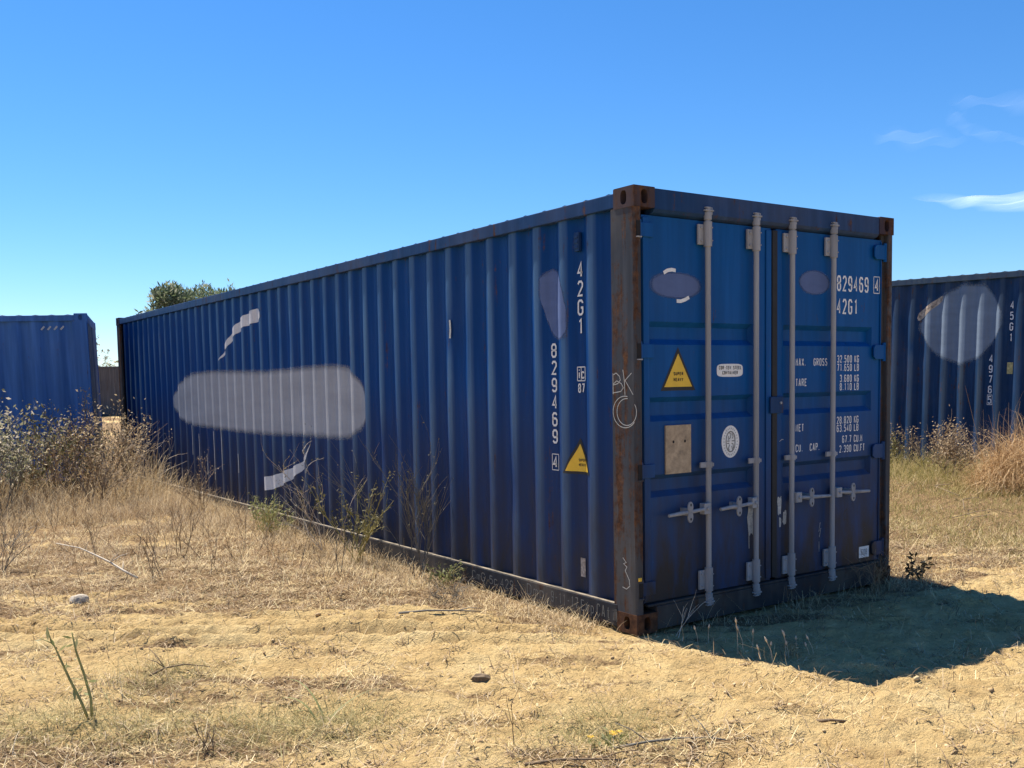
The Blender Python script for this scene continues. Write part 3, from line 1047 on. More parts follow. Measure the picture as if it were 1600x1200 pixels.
text(mb, '5c', -1.560, 0.060, 0.060, 0.040, 0.006, RAILF, gap=0.018)
text(mb, '42S', -1.420, 0.058, 0.066, 0.040, 0.006, RAILF, gap=0.018)
mb.build('chalk_scrawl', M['chalk_dim'], main)

MB().box((0.003, 0.190, 0.1552), (0.0255, LC - 0.20, 0.1590)).build('ledge_dust', plain('dust_on_ledge', (0.20, 0.165, 0.12), 0.95, 0.8, 7), main)
# ---- door end of the main container
DY = 0.040                       # face of the doors
hdr = MB()
hp = [(0.004, 2.585), (0.004, 2.470), (0.020, 2.452), (0.052, 2.440), (0.090, 2.440), (0.090, 2.585)]
vs_ = [(x, y, z) for x in (0.163, WC - 0.163) for y, z in hp]
k = len(hp)
hdr.add(vs_, [(i, (i + 1) % k, k + (i + 1) % k, k + i) for i in range(k)] + [tuple(range(k)), tuple(range(2 * k - 1, k - 1, -1))])
hdr.build('door_header', M['blue_trim'], main)
sill = MB().box((0.163, 0.006, 0.010), (WC - 0.163, 0.10, 0.150)).box((0.10, 0.012, 0.1505), (WC - 0.10, 0.09, 0.166))
sill.build('door_sill', M['rail'], main, bevel=0.004)
# hinge pockets and amber reflector on the near post
for zc in (2.35, 1.655, 0.955, 0.26):
    MB().box((0.020, -0.0005, zc - 0.043), (0.050, 0.0032, zc + 0.043)).build('hinge_pocket', M['hole'], main)
    MB().box((0.018, -0.012, zc - 0.052), (0.050, 0.004, zc - 0.045)).build('hinge_lug', M['steel'] if zc > 1 else M['post'], main)
MB().box((0.012, -0.006, 0.318), (0.036, 0.0025, 0.340)).build('reflector', M['amber'], main, bevel=0.003)

RECESS = [(1.693, 1.828), (1.243, 1.385), (0.794, 0.928)]


def make_door(x0, x1, xa, xb, rods, side):
    z0, z1 = 0.172, 2.436
    mb = MB()
    y0 = DY
    # side strips
    mb.add([(x0, y0, z0), (xa, y0, z0), (xa, y0, z1), (x0, y0, z1)], [(0, 1, 2, 3)])
    mb.add([(xb, y0, z0), (x1, y0, z0), (x1, y0, z1), (xb, y0, z1)], [(0, 1, 2, 3)])
    prof = [(z0, y0)]
    for lo, hi in reversed(RECESS):
        prof += [(lo, y0), (lo + 0.034, y0 + 0.036), (hi - 0.030, y0 + 0.036), (hi, y0)]
        mb.add([(xa, y0, lo), (xa, y0, hi), (xa + 0.016, y0 + 0.036, hi - 0.030), (xa + 0.016, y0 + 0.036, lo + 0.034)], [(0, 1, 2, 3)])
        mb.add([(xb, y0, lo), (xb, y0, hi), (xb - 0.016, y0 + 0.036, hi - 0.030), (xb - 0.016, y0 + 0.036, lo + 0.034)], [(3, 2, 1, 0)])
    prof.append((z1, y0))
    o = len(mb.v)
    for z, y in prof:
        ins = 0.016 if y > y0 + 0.01 else 0.0
        mb.v += [(xa + ins, y, z), (xb - ins, y, z)]
    for i in range(len(prof) - 1):
        mb.f.append((o + 2 * i, o + 2 * i + 1, o + 2 * i + 3, o + 2 * i + 2))
    # edges
    mb.add([(x0, y0, z0), (x0, y0, z1), (x0, y0 + 0.05, z1), (x0, y0 + 0.05, z0)], [(0, 1, 2, 3)])
    mb.add([(x1, y0, z0), (x1, y0, z1), (x1, y0 + 0.05, z1), (x1, y0 + 0.05, z0)], [(3, 2, 1, 0)])
    mb.add([(x0, y0, z1), (x1, y0, z1), (x1, y0 + 0.05, z1), (x0, y0 + 0.05, z1)], [(0, 1, 2, 3)])
    mb.add([(x0, y0, z0), (x1, y0, z0), (x1, y0 + 0.05, z0), (x0, y0 + 0.05, z0)], [(3, 2, 1, 0)])
    door = mb.build('door', M['blue_door'], main)
    # raised frame tubes left and right
    MB().box((x0 + 0.002, y0 - 0.010, z0 + 0.012), (x0 + 0.046, y0 - 0.0015, z1 - 0.012)).build('door_frame', M['blue_door'], door, bevel=0.004)
    MB().box((x1 - (0.052 if side < 0 else 0.012), y0 - 0.010, z0 + 0.012), (x1 - 0.002, y0 - 0.0015, z1 - 0.012)).build('door_frame', M['blue_door'], door, bevel=0.004)
    for (xr, hx, hubx) in rods:
        yr = 0.002
        MB().tube([(xr, yr, 0.105), (xr, yr, 2.505)], 0.0172, 14).build('lock_rod', M['steel'], door, smooth=False)
        # cam ends and keepers
        for zc, s in ((2.492, 1), (0.118, -1)):
            mb = MB()
            mb.tube([(xr, yr, zc - 0.055 * s), (xr, yr, zc - 0.010 * s)], 0.024, 12)
            mb.box((xr - 0.034, yr - 0.018, zc - 0.004), (xr + 0.036, yr + 0.012, zc + 0.006))
            mb.box((xr - 0.026, yr - 0.016, zc + 0.018 * s - 0.004), (xr + 0.012, yr + 0.010, zc + 0.018 * s + 0.004))
            mb.box((xr + 0.024, yr - 0.006, zc - 0.022), (xr + 0.036, yr + 0.024, zc + 0.022))
            mb.build('cam_end', M['steel'], door, bevel=0.002)
        for zl, zh in ((2.292, 2.412), (0.198, 0.316)):
            mb = MB()
            mb.box((xr - 0.066, y0 - 0.026, zl), (xr - 0.018, y0 - 0.0115, zh))
            mb.tube([(xr, yr, zl - 0.012), (xr, yr, zh + 0.016)], 0.0255, 14)
            mb.box((xr - 0.024, yr - 0.002, zl), (xr + 0.026, y0 - 0.011, zh))
            for zz in (zl + 0.022, zh - 0.022):
                mb.tube([(xr - 0.044, y0 - 0.0335, zz), (xr - 0.044, y0 - 0.025, zz)], 0.008, 8)
                mb.tube([(xr + 0.012, yr - 0.029, zz), (xr + 0.012, yr - 0.020, zz)], 0.005, 6)
            mb.build('rod_bearing', M['steel'], door, bevel=0.0015)
        mb = MB()
        mb.tube([(xr, yr, 0.948), (xr, yr, 0.985)], 0.0235, 14)
        mb.box((xr - 0.066, yr - 0.004, 0.950), (xr - 0.016, yr + 0.010, 0.983))
        mb.box((xr + 0.012, yr - 0.020, 0.956), (xr + 0.028, yr + 0.008, 0.977))
        mb.build('rod_clamp', M['steel'], door, bevel=0.0015)
        # handle, pivot block, latch
        sg = 1 if hx > xr else -1
        mb = MB()
        bx = sorted((xr + sg * 0.012, xr + sg * 0.066))
        mb.box((bx[0], yr - 0.032, 0.668), (bx[1], yr + 0.012, 0.735))
        mb.tube([(xr + sg * 0.040, yr - 0.042, 0.702), (xr + sg * 0.040, yr - 0.030, 0.702)], 0.011, 8)
        mb.build('handle_pivot', M['steel'], door, bevel=0.003)
        mb = MB()
        mb.tube([(xr + sg * 0.055, yr - 0.022, 0.700), (hubx - sg * 0.02, yr - 0.026, 0.694), (hubx + sg * 0.05, yr - 0.022, 0.692), (hx, yr - 0.016, 0.684)], [0.011, 0.012, 0.013, 0.010], 8)
        mb.build('handle', M['steel'], door)
        mb = MB()
        # two eye plates of the handle retainer
        for dz, th in ((0.030, 1), (-0.030, 1)):
            o = [(hubx + 0.021 * math.cos(t), yr - 0.040, 0.694 + dz + 0.034 * math.sin(t)) for t in np.linspace(0, 2 * math.pi, 15)[:-1]]
            mb.poly_ext(o, (0, 0.010, 0))
        mb.box((hubx - 0.014, yr - 0.030, 0.672), (hubx + 0.014, y0 - 0.0005, 0.716))
        mb.build('handle_latch', M['steel'], door, bevel=0.0015)
        for dz in (0.044, -0.042):
            mb = MB()
            o = [(hubx + 0.006 * math.cos(t), yr - 0.0412, 0.694 + dz + 0.009 * math.sin(t)) for t in np.linspace(0, 2 * math.pi, 9)[:-1]]
            mb.add(o, [tuple(range(8))])
            mb.build('latch_eye', M['hole'], door)
    # hinges
    for zc in (2.35, 1.655, 0.955, 0.26):
        mb = MB()
        if side < 0:
            mb.box((x0 - 0.030, y0 - 0.020, zc - 0.040), (x0 + 0.075, y0 - 0.0105, zc + 0.040))
            mb.tube([(x0 - 0.026, y0 - 0.012, zc - 0.055), (x0 - 0.026, y0 - 0.012, zc + 0.055)], 0.013, 8)
        else:
            o = [(x1 - 0.100, y0 - 0.022, zc - 0.030), (x1 - 0.080, y0 - 0.022, zc - 0.050), (x1 + 0.030, y0 - 0.022, zc - 0.050), (x1 + 0.030, y0 - 0.022, zc + 0.050), (x1 - 0.080, y0 - 0.022, zc + 0.050), (x1 - 0.100, y0 - 0.022, zc + 0.030)]
            mb.poly_ext(o, (0, 0.0115, 0))
            mb.tube([(x1 + 0.024, y0 - 0.014, zc - 0.065), (x1 + 0.024, y0 - 0.014, zc + 0.065)], 0.014, 8)
        mb.build('hinge', M['blue_door'], door, bevel=0.002)
    return door


doorL = make_door(0.092, 1.196, 0.150, 1.028, [(0.592, 0.245, 0.402), (1.019, 0.680, 0.825)], -1)
doorR = make_door(1.246, 2.350, 1.318, 2.250, [(1.361, 1.735, 1.520), (1.779, 2.165, 1.958)], 1)
# gasket strip between the leaves, and the customs plate on it
MB().box((1.1975, 0.024, 0.185), (1.2445, 0.060, 2.425)).build('door_gasket', M['rubber'], main, bevel=0.004)
MB().box((1.168, 0.012, 1.258), (1.290, 0.0225, 1.366)).build('seal_plate', M['blue_trim'], main, bevel=0.004)
MB().tube([(1.262, 0.005, 1.325), (1.262, 0.014, 1.325)], 0.009, 8).build('seal_bolt', M['steel'], main)


def doorf(y):
    return lambda u, v: (u, y, v)


D1, D2, D3, D4 = doorf(DY - 0.0015), doorf(DY - 0.003), doorf(DY - 0.0045), doorf(DY - 0.006)


def tri(mb, cx_, zb, zt, w, fn):
    mb.add([fn(cx_ - w / 2, zb), fn(cx_ + w / 2, zb), fn(cx_, zt)], [(0, 1, 2)])


mb = MB(); tri(mb, 0.376, 1.422, 1.680, 0.285, D1); mb.build('warning_sign', M['black'], doorL)
mb = MB(); tri(mb, 0.376, 1.444, 1.642, 0.228, D2); mb.build('sign_face', M['yellow'], doorL)
mb = Marks()
text(mb, 'SUPER', 0.337, 1.512, 0.020, 0.0125, 0.004, D3, gap=0.004)
text(mb, 'HEAVY', 0.337, 1.477, 0.020, 0.0125, 0.004, D3, gap=0.004)
mb.build('lettering', M['black'], doorL)
mb = MB(); oval(mb, 0.820, 1.5385, 0.116, 0.040, D1, 48, 4.5); mb.build('steel_label', M['white'], doorL)
mb = Marks()
text(mb, 'COR-TEN STEEL', 0.722, 1.544, 0.022, 0.0115, 0.0038, D2, gap=0.0042)
text(mb, 'CONTAINER', 0.752, 1.513, 0.022, 0.0115, 0.0038, D2, gap=0.0042)
mb.build('lettering', M['black'], doorL)
mb = MB()
mb.box((0.263, DY - 0.014, 0.926), (0.470, DY - 0.0015, 1.217))
mb.build('plywood_plate', M['ply'], doorL, bevel=0.0015)
for xx in (0.322, 0.417):
    mb = MB(); oval(mb, xx, 1.118, 0.008, 0.009, doorf(DY - 0.0155), 10); mb.build('plate_hole', M['hole'], doorL)
# oval inspection badge: white oval, lettering ring, seated figure motif
mb = MB(); oval(mb, 0.824, 1.094, 0.079, 0.101, D1, 48); mb.build('inspection_badge', M['white'], doorL)
mb = MB()
ring = [(0.824 + 0.040 * math.cos(t), 1.094 + 0.063 * math.copysign(abs(math.sin(t)) ** 0.85, math.sin(t))) for t in np.linspace(0, 2 * math.pi, 33)]
stroke(mb, ring, 0.008, D2)
for lines in ([(0.812, 1.150), (0.828, 1.140), (0.822, 1.120), (0.812, 1.110)], [(0.838, 1.145), (0.846, 1.125), (0.838, 1.112)], [(0.792, 1.098), (0.815, 1.098)], [(0.792, 1.084), (0.812, 1.084)],
              [(0.834, 1.098), (0.858, 1.098)], [(0.832, 1.084), (0.846, 1.078), (0.850, 1.052)], [(0.815, 1.076), (0.804, 1.052), (0.812, 1.040)], [(0.833, 1.066), (0.843, 1.042)], [(0.806, 1.130), (0.806, 1.104)]):
    stroke(mb, lines, 0.0065, D2)
for kk in range(26):
    t = 2 * math.pi * kk / 26
    c_, s_ = math.cos(t), math.sin(t)
    stroke(mb, [(0.824 + 0.055 * c_, 1.094 + 0.077 * s_), (0.824 + 0.064 * c_, 1.094 + 0.088 * s_)], 0.0040, D2)
mb.build('badge_print', M['grey_print'], doorL)
soft_oval(0.362, 2.043, 0.222, 0.082, D1, M['logo_slate'], doorL, 'blurred_logo', 2.3)  # soft oval standing in for the blurred door logo
mb = Marks()
mb.cut(); stroke(mb, [(0.262, 2.112), (0.292, 2.128), (0.328, 2.134), (0.360, 2.130)], 0.021, D2)
mb.cut(); stroke(mb, [(0.366, 1.952), (0.400, 1.952), (0.436, 1.962), (0.468, 1.977)], 0.021, D2)
mb.build('white_band', M['white'], doorL)
soft_oval(1.628, 2.113, 0.170, 0.086, D1, M['logo_slate'], doorR, 'blurred_logo')
# right door: identification, weights
mb = Marks()
text(mb, '829469', 1.862, 2.066, 0.106, 0.044, 0.0125, D1, gap=0.0165)
text(mb, '4', 2.281, 2.078, 0.090, 0.042, 0.0115, D1)
rect_frame(mb, 2.268, 2.066, 2.334, 2.180, 0.005, D1)
text(mb, '42G1', 1.862, 1.912, 0.104, 0.044, 0.0125, D1, gap=0.0175)
mb.build('lettering', M['white'], doorR)
mb = Marks()
kw = dict(gap=0.0085)
HT, CWD, SW = 0.050, 0.0215, 0.0062
text(mb, 'MAX.', 1.441, 1.562, HT, CWD, SW, D1, **kw)
text(mb, 'GROSS', 1.622, 1.562, HT, CWD, SW, D1, **kw)
text(mb, 'TARE', 1.441, 1.428, HT, CWD, SW, D1, **kw)
text(mb, 'NET', 1.443, 1.128, HT, CWD, SW, D1, **kw)
text(mb, 'CU.', 1.443, 0.993, HT, CWD, SW, D1, **kw)
text(mb, 'CAP.', 1.587, 0.993, HT, CWD, SW, D1, **kw)
for z, num, un in ((1.582, '32.500', 'KG'), (1.524, '71.650', 'LB'), (1.449, '3.680', 'KG'), (1.392, '8.110', 'LB'), (1.163, '28.820', 'KG'), (1.107, '63.540', 'LB'), (1.030, '67.7', 'CU.M'), (0.964, '2.390', 'CU.FT')):
    wid = sum((CWD * 0.45 if ch == '.' else CWD) + 0.0085 for ch in num)
    text(mb, num, 2.038 - wid, z, HT, CWD, SW, D1, **kw)
    text(mb, un, 2.058, z, HT, CWD, SW, D1, gap=0.0065)
mb.build('lettering', M['white'], doorR)
mb = MB()
mb.add([D1(2.126, 0.203), D1(2.240, 0.203), D1(2.240, 0.283), D1(2.126, 0.283)], [(0, 1, 2, 3)])
mb.build('sticker', M['white'], doorR)
mb = Marks()
text(mb, '608', 2.150, 0.222, 0.042, 0.018, 0.004, D2, gap=0.006)
mb.build('sticker_print', M['grey_print'], doorR)
# torn adhesive remains beside the inner rods, scratches
mb = Marks()
def ragged(cx_, cz_, w, h, seed):
    rr = random.Random(seed)
    n = 14
    o = []
    for k in range(n):
        t = 2 * math.pi * k / n
        q = 0.72 + 0.4 * rr.random()
        c_, s_ = math.cos(t), math.sin(t)
        m_ = max(abs(c_), abs(s_))
        o.append((cx_ + w / 2 * c_ / m_ * q, cz_ + h / 2 * s_ / m_ * q))
    return o
for q in (ragged(1.005, 0.600, 0.055, 0.22, 3), ragged(1.075, 0.640, 0.020, 0.09, 5)):
    mb.cut(); mb.add([D1(*p_) for p_ in q], [tuple(range(len(q)))])
mb.cut(); stroke(mb, [(0.992, 0.50), (0.994, 0.40)], 0.006, D1)
mb.build('torn_sticker', M['chalk'], doorL)
mb = Marks()
for q in (ragged(1.335, 0.565, 0.040, 0.10, 13),):
    mb.cut(); mb.add([D1(*p_) for p_ in q], [tuple(range(len(q)))])
for q in (ragged(1.271, 0.650, 0.040, 0.12, 17), ragged(1.279, 0.540, 0.022, 0.07, 19)):
    mb.cut(); mb.add([doorf(DY - 0.0115)(*p_) for p_ in q], [tuple(range(len(q)))])
mb.build('torn_sticker', M['chalk'], doorR)
mb = Marks()
mb.cut(); stroke(mb, [(1.700, 0.50), (1.685, 0.44), (1.708, 0.46), (1.690, 0.40)], 0.0045, D1)
mb.cut(); stroke(mb, [(1.688, 0.37), (1.689, 0.30)], 0.003, D1)
mb.cut(); stroke(mb, [(1.270, 1.072), (1.292, 1.085), (1.31, 1.084)], 0.004, doorf(DY - 0.0115))
mb.build('scratch', M['chalk'], doorR)
mb = Marks()
mb.cut(); stroke(mb, [(1.992, 0.565), (1.965, 0.555), (1.952, 0.525), (1.960, 0.495), (1.995, 0.490)], 0.006, D1)
mb.build('scratch', M['black'], doorR)

# ---- the container on the right, a high one with its near end out of view
RT = thing('shipping_container', 'scuffed dark blue high container partly seen at the right edge behind dry weeds', 'shipping container')
RD = Vector((-0.02, -1.0, 0)).normalized()          # towards its near end
near = Vector((9.70, 2.86, 0.0)) + RD * 0.24
RT.location = near
RT.rotation_euler = (math.radians(1.3), 0, math.atan2(RD.x, -RD.y))
container(RT, 12.192, 2.896, M['blue_old'], M['blue_old'], M['rail'], M['blue_old'], M['blue_old'], 19, far_side=False)
RZ0, RZ1 = 0.140, 2.796
mb = Marks()
text(mb, '45G1', -0.588, 2.36, 0.11, 0.052, 0.014, INN, stack=0.150)
text(mb, '49765', -0.866, 1.62, 0.11, 0.056, 0.015, INN, stack=0.146)
rect_frame(mb, -0.874, 1.022, -0.800, 1.16, 0.008, INN)
mb.build('lettering', M['white'], RT)
mb = MB()
mb.add([INN(-0.600, 1.46), INN(-0.518, 1.46), INN(-0.518, 1.62), INN(-0.600, 1.62)], [(0, 1, 2, 3)])
mb.build('sticker', plain('faded_yellow_label', (0.42, 0.36, 0.15), 0.7, 0.5, 30), RT)
side_patch(RT, 'blurred_logo', 0.66, 2.02, blob(0.66, 2.02, [(0.66, 1.95), (1.0, 1.66), (1.3, 1.55), (1.7, 1.70), (2.02, 2.0)], [(0.66, 2.5), (0.95, 2.76), (1.3, 2.78), (1.7, 2.60), (2.02, 2.3)], 0.35), blur_patch('pale_slate_blurred_logo', (0.17, 0.215, 0.28), 2.5), 19, RZ0, RZ1, 0.002, feather=0.10)  # invented soft patch for the blurred logo, kept within the wall
side_patch(RT, 'peeling_patch', 1.60, 2.02, blob(1.60, 2.02, [(1.60, 2.54), (2.02, 2.22)], [(1.60, 2.62), (2.02, 2.36)], 0.05), plain('peeling_primer', (0.36, 0.28, 0.21), 0.8, 0.8, 26), 19, RZ0, RZ1, 0.003)

# ---- the container at the left, behind the brush
LT = thing('shipping_container', 'plain faded blue container at the left edge behind grey-green brush', 'shipping container')
LT.location = (-0.58, 11.18, 0.0)
LT.rotation_euler = (math.radians(-1.2), 0, math.radians(75.4))
container(LT, 6.058, 2.591, M['blue_faded'], M['blue_faded'], M['rail'], M['blue_faded'], M['blue_faded'], 27, far_side=False)
mb = Marks()
for k in range(4):
    mb.cut(); stroke(mb, [(-0.62 + 0.085 * k, 2.36), (-0.575 + 0.085 * k, 2.41)], 0.024, sidef(XOUT - 0.008))
mb.build('scratch', M['chalk'], LT)
side_patch(LT, 'rust_stain', 1.30, 1.62, blob(1.30, 1.62, [(1.30, 1.45), (1.46, 1.35), (1.62, 1.80)], [(1.30, 2.05), (1.62, 2.10)], 0.06), plain('rust_stain', (0.13, 0.09, 0.08), 0.8, 0.5, 12), 27, 0.14, 2.491, 0.002)

# ---- far one seen through the gap
FT = thing('shipping_container', 'distant brown grey container showing through the gap between the two blue ones', 'shipping container')
FT.location = (8.9, 47.6, 0.0)
FT.rotation_euler = (0, 0, math.radians(66))
container(FT, 6.058, 2.591, M['brown_old'], M['brown_old'], M['rail'], M['brown_old'], M['brown_old'], 35, far_side=False)

# ------------------------------------------------------------------ vegetation helpers
def ribbons(P, az, tilt, Ln, Wd, droop, segs=3, twist=None, taper=0.25):
    """blades: base P (n,3), heading az, tilt above the horizon, length, width, droop (bend) -> V, F"""
    n = len(P)
    twist = np.zeros(n) if twist is None else twist
    pos = P.copy()
    side = np.stack([-np.sin(az + twist), np.cos(az + twist), np.zeros(n)], axis=1)
    rows = []
    for k in range(segs + 1):
        w = Wd * (1 - (1 - taper) * (k / segs) ** 1.4)
        rows.append(pos - side * (w / 2)[:, None]); rows.append(pos + side * (w / 2)[:, None])
        if k < segs:
            t = tilt - droop * (k + 0.5) / segs
            d = np.stack([np.cos(t) * np.cos(az), np.cos(t) * np.sin(az), np.sin(t)], axis=1)
            pos = pos + d * (Ln / segs)[:, None]
    V = np.stack(rows, axis=1).reshape(-1, 3)
    m = 2 * (segs + 1)
    base = np.arange(n)[:, None] * m
    F = np.concatenate([base + np.array([[2 * k, 2 * k + 1, 2 * k + 3, 2 * k + 2]]) for k in range(segs)], axis=0)
    return V, F


def on_ground(x, y, dz=0.0):
    return np.stack([x, y, gh(x, y) + dz], axis=1)


def leaves(P, size, rng, flat=0.0, ratio=0.45):
    """leaf quads (pointed) with random orientation at P -> V, F"""
    n = len(P)
    d = rng.normal(size=(n, 3)); d[:, 2] = d[:, 2] * (1 - flat) + 0.25
    d /= np.linalg.norm(d, axis=1)[:, None]
    r = rng.normal(size=(n, 3))
    s_ = np.cross(d, r); s_ /= np.linalg.norm(s_, axis=1)[:, None] + 1e-9
    sz = size * rng.uniform(0.6, 1.35, n)
    a = P
    b = P + d * (sz * 0.5)[:, None] + s_ * (sz * ratio * 0.5)[:, None]
    c = P + d * sz[:, None]
    e = P + d * (sz * 0.5)[:, None] - s_ * (sz * ratio * 0.5)[:, None]
    V = np.stack([a, b, c, e], axis=1).reshape(-1, 3)
    F = np.arange(4 * n).reshape(n, 4)
    return V, F


def grow(rnd, p, d, length, r, depth, spread, curl, out, kids=(2, 4), shrink=(0.45, 0.75), up=0.25):
    """branching stem; out collects (points, radii)"""
    n = 5
    pts, rad = [Vector(p)], [r]
    q = Vector(p); dd = Vector(d).normalized()
    for i in range(n):
        dd = (dd + Vector((rnd.gauss(0, curl), rnd.gauss(0, curl), rnd.gauss(0, curl * 0.6)))).normalized()
        q = q + dd * (length / n)
        pts.append(q.copy()); rad.append(r * (1 - 0.75 * (i + 1) / n) + 0.0004)
    out.append((pts, rad))
    if depth > 0:
        for _ in range(rnd.randint(*kids)):
            t = rnd.uniform(0.25, 0.95)
            i = min(n - 1, int(t * n))
            b = pts[i].lerp(pts[i + 1], t * n - i)
            base = (pts[i + 1] - pts[i]).normalized()
            nd = (base + Vector((rnd.gauss(0, spread), rnd.gauss(0, spread), rnd.gauss(0, spread * 0.5) + up))).normalized()
            grow(rnd, b, nd, length * rnd.uniform(*shrink), r * 0.6, depth - 1, spread, curl, out, kids, shrink, up)
    return out


def weed(name, label, cat, x, y, seed, stems, height, r, depth, spread, curl, mat_stem, mat_leaf=None, nleaf=0, lsize=0.03, lean=0.25, kids=(2, 4), leandir=None, group=None, up=0.25, stemname='stem'):
    rnd = random.Random(seed)
    rng = np.random.default_rng(seed)
    z = float(gh(np.array([x]), np.array([y]))[0])
    root = thing(name, label, cat, (x, y, z), group=group)
    lf = []
    for k in range(stems):
        a = rnd.uniform(0, 2 * math.pi)
        l_ = lean * rnd.uniform(0.3, 1.2)
        d = Vector((math.cos(a) * l_, math.sin(a) * l_, 1))
        if leandir:
            d += Vector((*leandir, 0))
        out = grow(rnd, (rnd.uniform(-1, 1) * 0.02 * stems ** 0.5, rnd.uniform(-1, 1) * 0.02 * stems ** 0.5, -0.02), d, height * rnd.uniform(0.65, 1.0), r, depth, spread, curl, [], kids, up=up)
        mb = MB()
        for pts, rad in out:
            mb.tube(pts, rad, 3, cap=False)
            for q in pts[2:]:
                lf.append(tuple(q))
        mb.build(stemname, mat_stem, root)
    if mat_leaf is not None and nleaf and lf:
        P = np.array(lf)[rng.integers(0, len(lf), nleaf)] + rng.normal(scale=lsize * 0.35, size=(nleaf, 3))
        V, F = leaves(P, lsize, rng)
        np_mesh('leaf', V, F, mat_leaf, root)['kind'] = 'stuff'
    return root


# ------------------------------------------------------------------ loose straw on the ground (stuff)
def keep_outside(x, y, pad=0.0):
    return ~((x > -pad) & (x < 2.44 + pad) & (y > -pad) & (y < 12.3))


N_ST = 780000
x = RNG.uniform(-4.6, 5.0, N_ST); y = -3.4 + 10.4 * RNG.uniform(0, 1, N_ST) ** 1.25
# more of them close to the camera
keep = keep_outside(x, y, -0.03)
dens = litter(x, y) ** 1.2
clump = np.clip(0.42 + 1.9 * fbm(x * 4.1, y * 4.1, 61, 3, 0.6), 0.0, 1)
keep &= RNG.uniform(0, 1, N_ST) < (0.06 + 1.0 * dens ** 1.25) * (0.06 + clump)
x, y = x[keep], y[keep]
n = len(x)
az = RNG.uniform(0, 2 * math.pi, n) * 0.55 + 0.45 * (-0.6 + RNG.normal(0, 0.7, n))
V, F = ribbons(on_ground(x, y, 0.003), az, np.abs(RNG.normal(0.05, 0.38, n)), RNG.gamma(2.0, 0.022, n) + 0.012, RNG.uniform(0.0013, 0.0036, n), RNG.normal(0.7, 0.8, n), segs=2, taper=0.6)
o = np_mesh('straw_litter', V, F, M['straw'])
tag(o, 'loose cut straw scattered over the sandy ground', 'straw', kind='stuff')

# little raised clumps of tangled straw
nc = 7500
cx_ = RNG.uniform(-4.4, 4.4, nc); cy_ = -3.2 + 8.6 * RNG.uniform(0, 1, nc) ** 1.3
ok = keep_outside(cx_, cy_, 0.05) & (RNG.uniform(0, 1, nc) < 0.15 + 0.9 * litter(cx_, cy_))
cx_, cy_ = cx_[ok], cy_[ok]
per = 18
k_ = np.repeat(np.arange(len(cx_)), per)
rad_ = np.repeat(RNG.gamma(2.5, 0.016, len(cx_)), per)
n = len(k_)
x = cx_[k_] + RNG.normal(0, 1, n) * rad_ * 1.5; y = cy_[k_] + RNG.normal(0, 1, n) * rad_
V, F = ribbons(on_ground(x, y, 0.0) + np.stack([np.zeros(n), np.zeros(n), np.abs(RNG.normal(0, 0.008, n))], axis=1), RNG.uniform(0, 2 * math.pi, n), np.abs(RNG.normal(0.5, 0.35, n)), RNG.gamma(2.5, 0.018, n) + 0.02, RNG.uniform(0.0018, 0.005, n), RNG.normal(1.3, 0.6, n), segs=3, taper=0.5)
o = np_mesh('straw_clumps', V, F, M['brown'])
tag(o, 'small raised clumps of tangled brown straw on the sandy ground', 'straw', kind='stuff')

# short dead grass, standing and leaning
def grass(name, label, cat, mat, cnt, sampler, hmean, hvar, tilt, wid, droop=0.9, segs=3, kind='stuff'):
    x, y, hs_ = sampler(cnt)
    ok = keep_outside(x, y, 0.02)
    x, y, hs_ = x[ok], y[ok], hs_[ok]
    n = len(x)
    V, F = ribbons(on_ground(x, y, -0.01), RNG.uniform(0, 2 * math.pi, n), np.clip(RNG.normal(tilt, 0.3, n), 0.15, 1.57), np.clip(RNG.normal(hmean, hvar, n), 0.02, None) * hs_, RNG.uniform(0.5, 1.0, n) * wid, RNG.normal(droop, 0.5, n), segs=segs, twist=RNG.uniform(-0.8, 0.8, n), taper=0.3)
    o = np_mesh(name, V, F, mat)
    return tag(o, label, cat, kind=kind)


def tufted(cx, cy, rad):
    """scatter around tuft centres"""
    k = RNG.integers(0, len(cx), 1)
    return k


def sample_left(cnt):
    # brown weedy ground left of the container, denser and taller away from the camera
    x = RNG.uniform(-5.5, 0.0, cnt * 5); y = RNG.uniform(1.6, 10.8, cnt * 5)
    s = x * TRN[0] + y * TRN[1]
    d = sstep(1.0, 4.2, s) * np.clip(0.30 + 1.7 * fbm(x * 1.5, y * 1.5, 71, 3), 0.01, 1)
    ok = (RNG.uniform(0, 1, len(x)) < d)
    x, y = x[ok][:cnt], y[ok][:cnt]
    return x, y, 0.30 + 1.0 * sstep(2.0, 6.5, x * TRN[0] + y * TRN[1])


grass('dry_grass', 'brown dry grass covering the ground left of the long container', 'grass', M['brown'], 30000, sample_left, 0.19, 0.09, 0.85, 0.0046)


def sample_tall(cnt):
    x = RNG.uniform(-4.2, -0.1, cnt); y = RNG.uniform(7.2, 10.6, cnt)
    ok = RNG.uniform(0, 1, cnt) < np.clip(0.5 + 0.9 * fbm(x * 1.6, y * 1.6, 78, 3), 0.05, 1)
    x, y = x[ok], y[ok]
    return x, y, 0.45 + 0.75 * sstep(7.4, 9.6, y)


grass('tall_dry_grass', 'tall wispy straw coloured grass among the brush at the left', 'grass', M['drygrass'], 20000, sample_tall, 0.46, 0.20, 1.15, 0.0070, droop=0.8, segs=4)


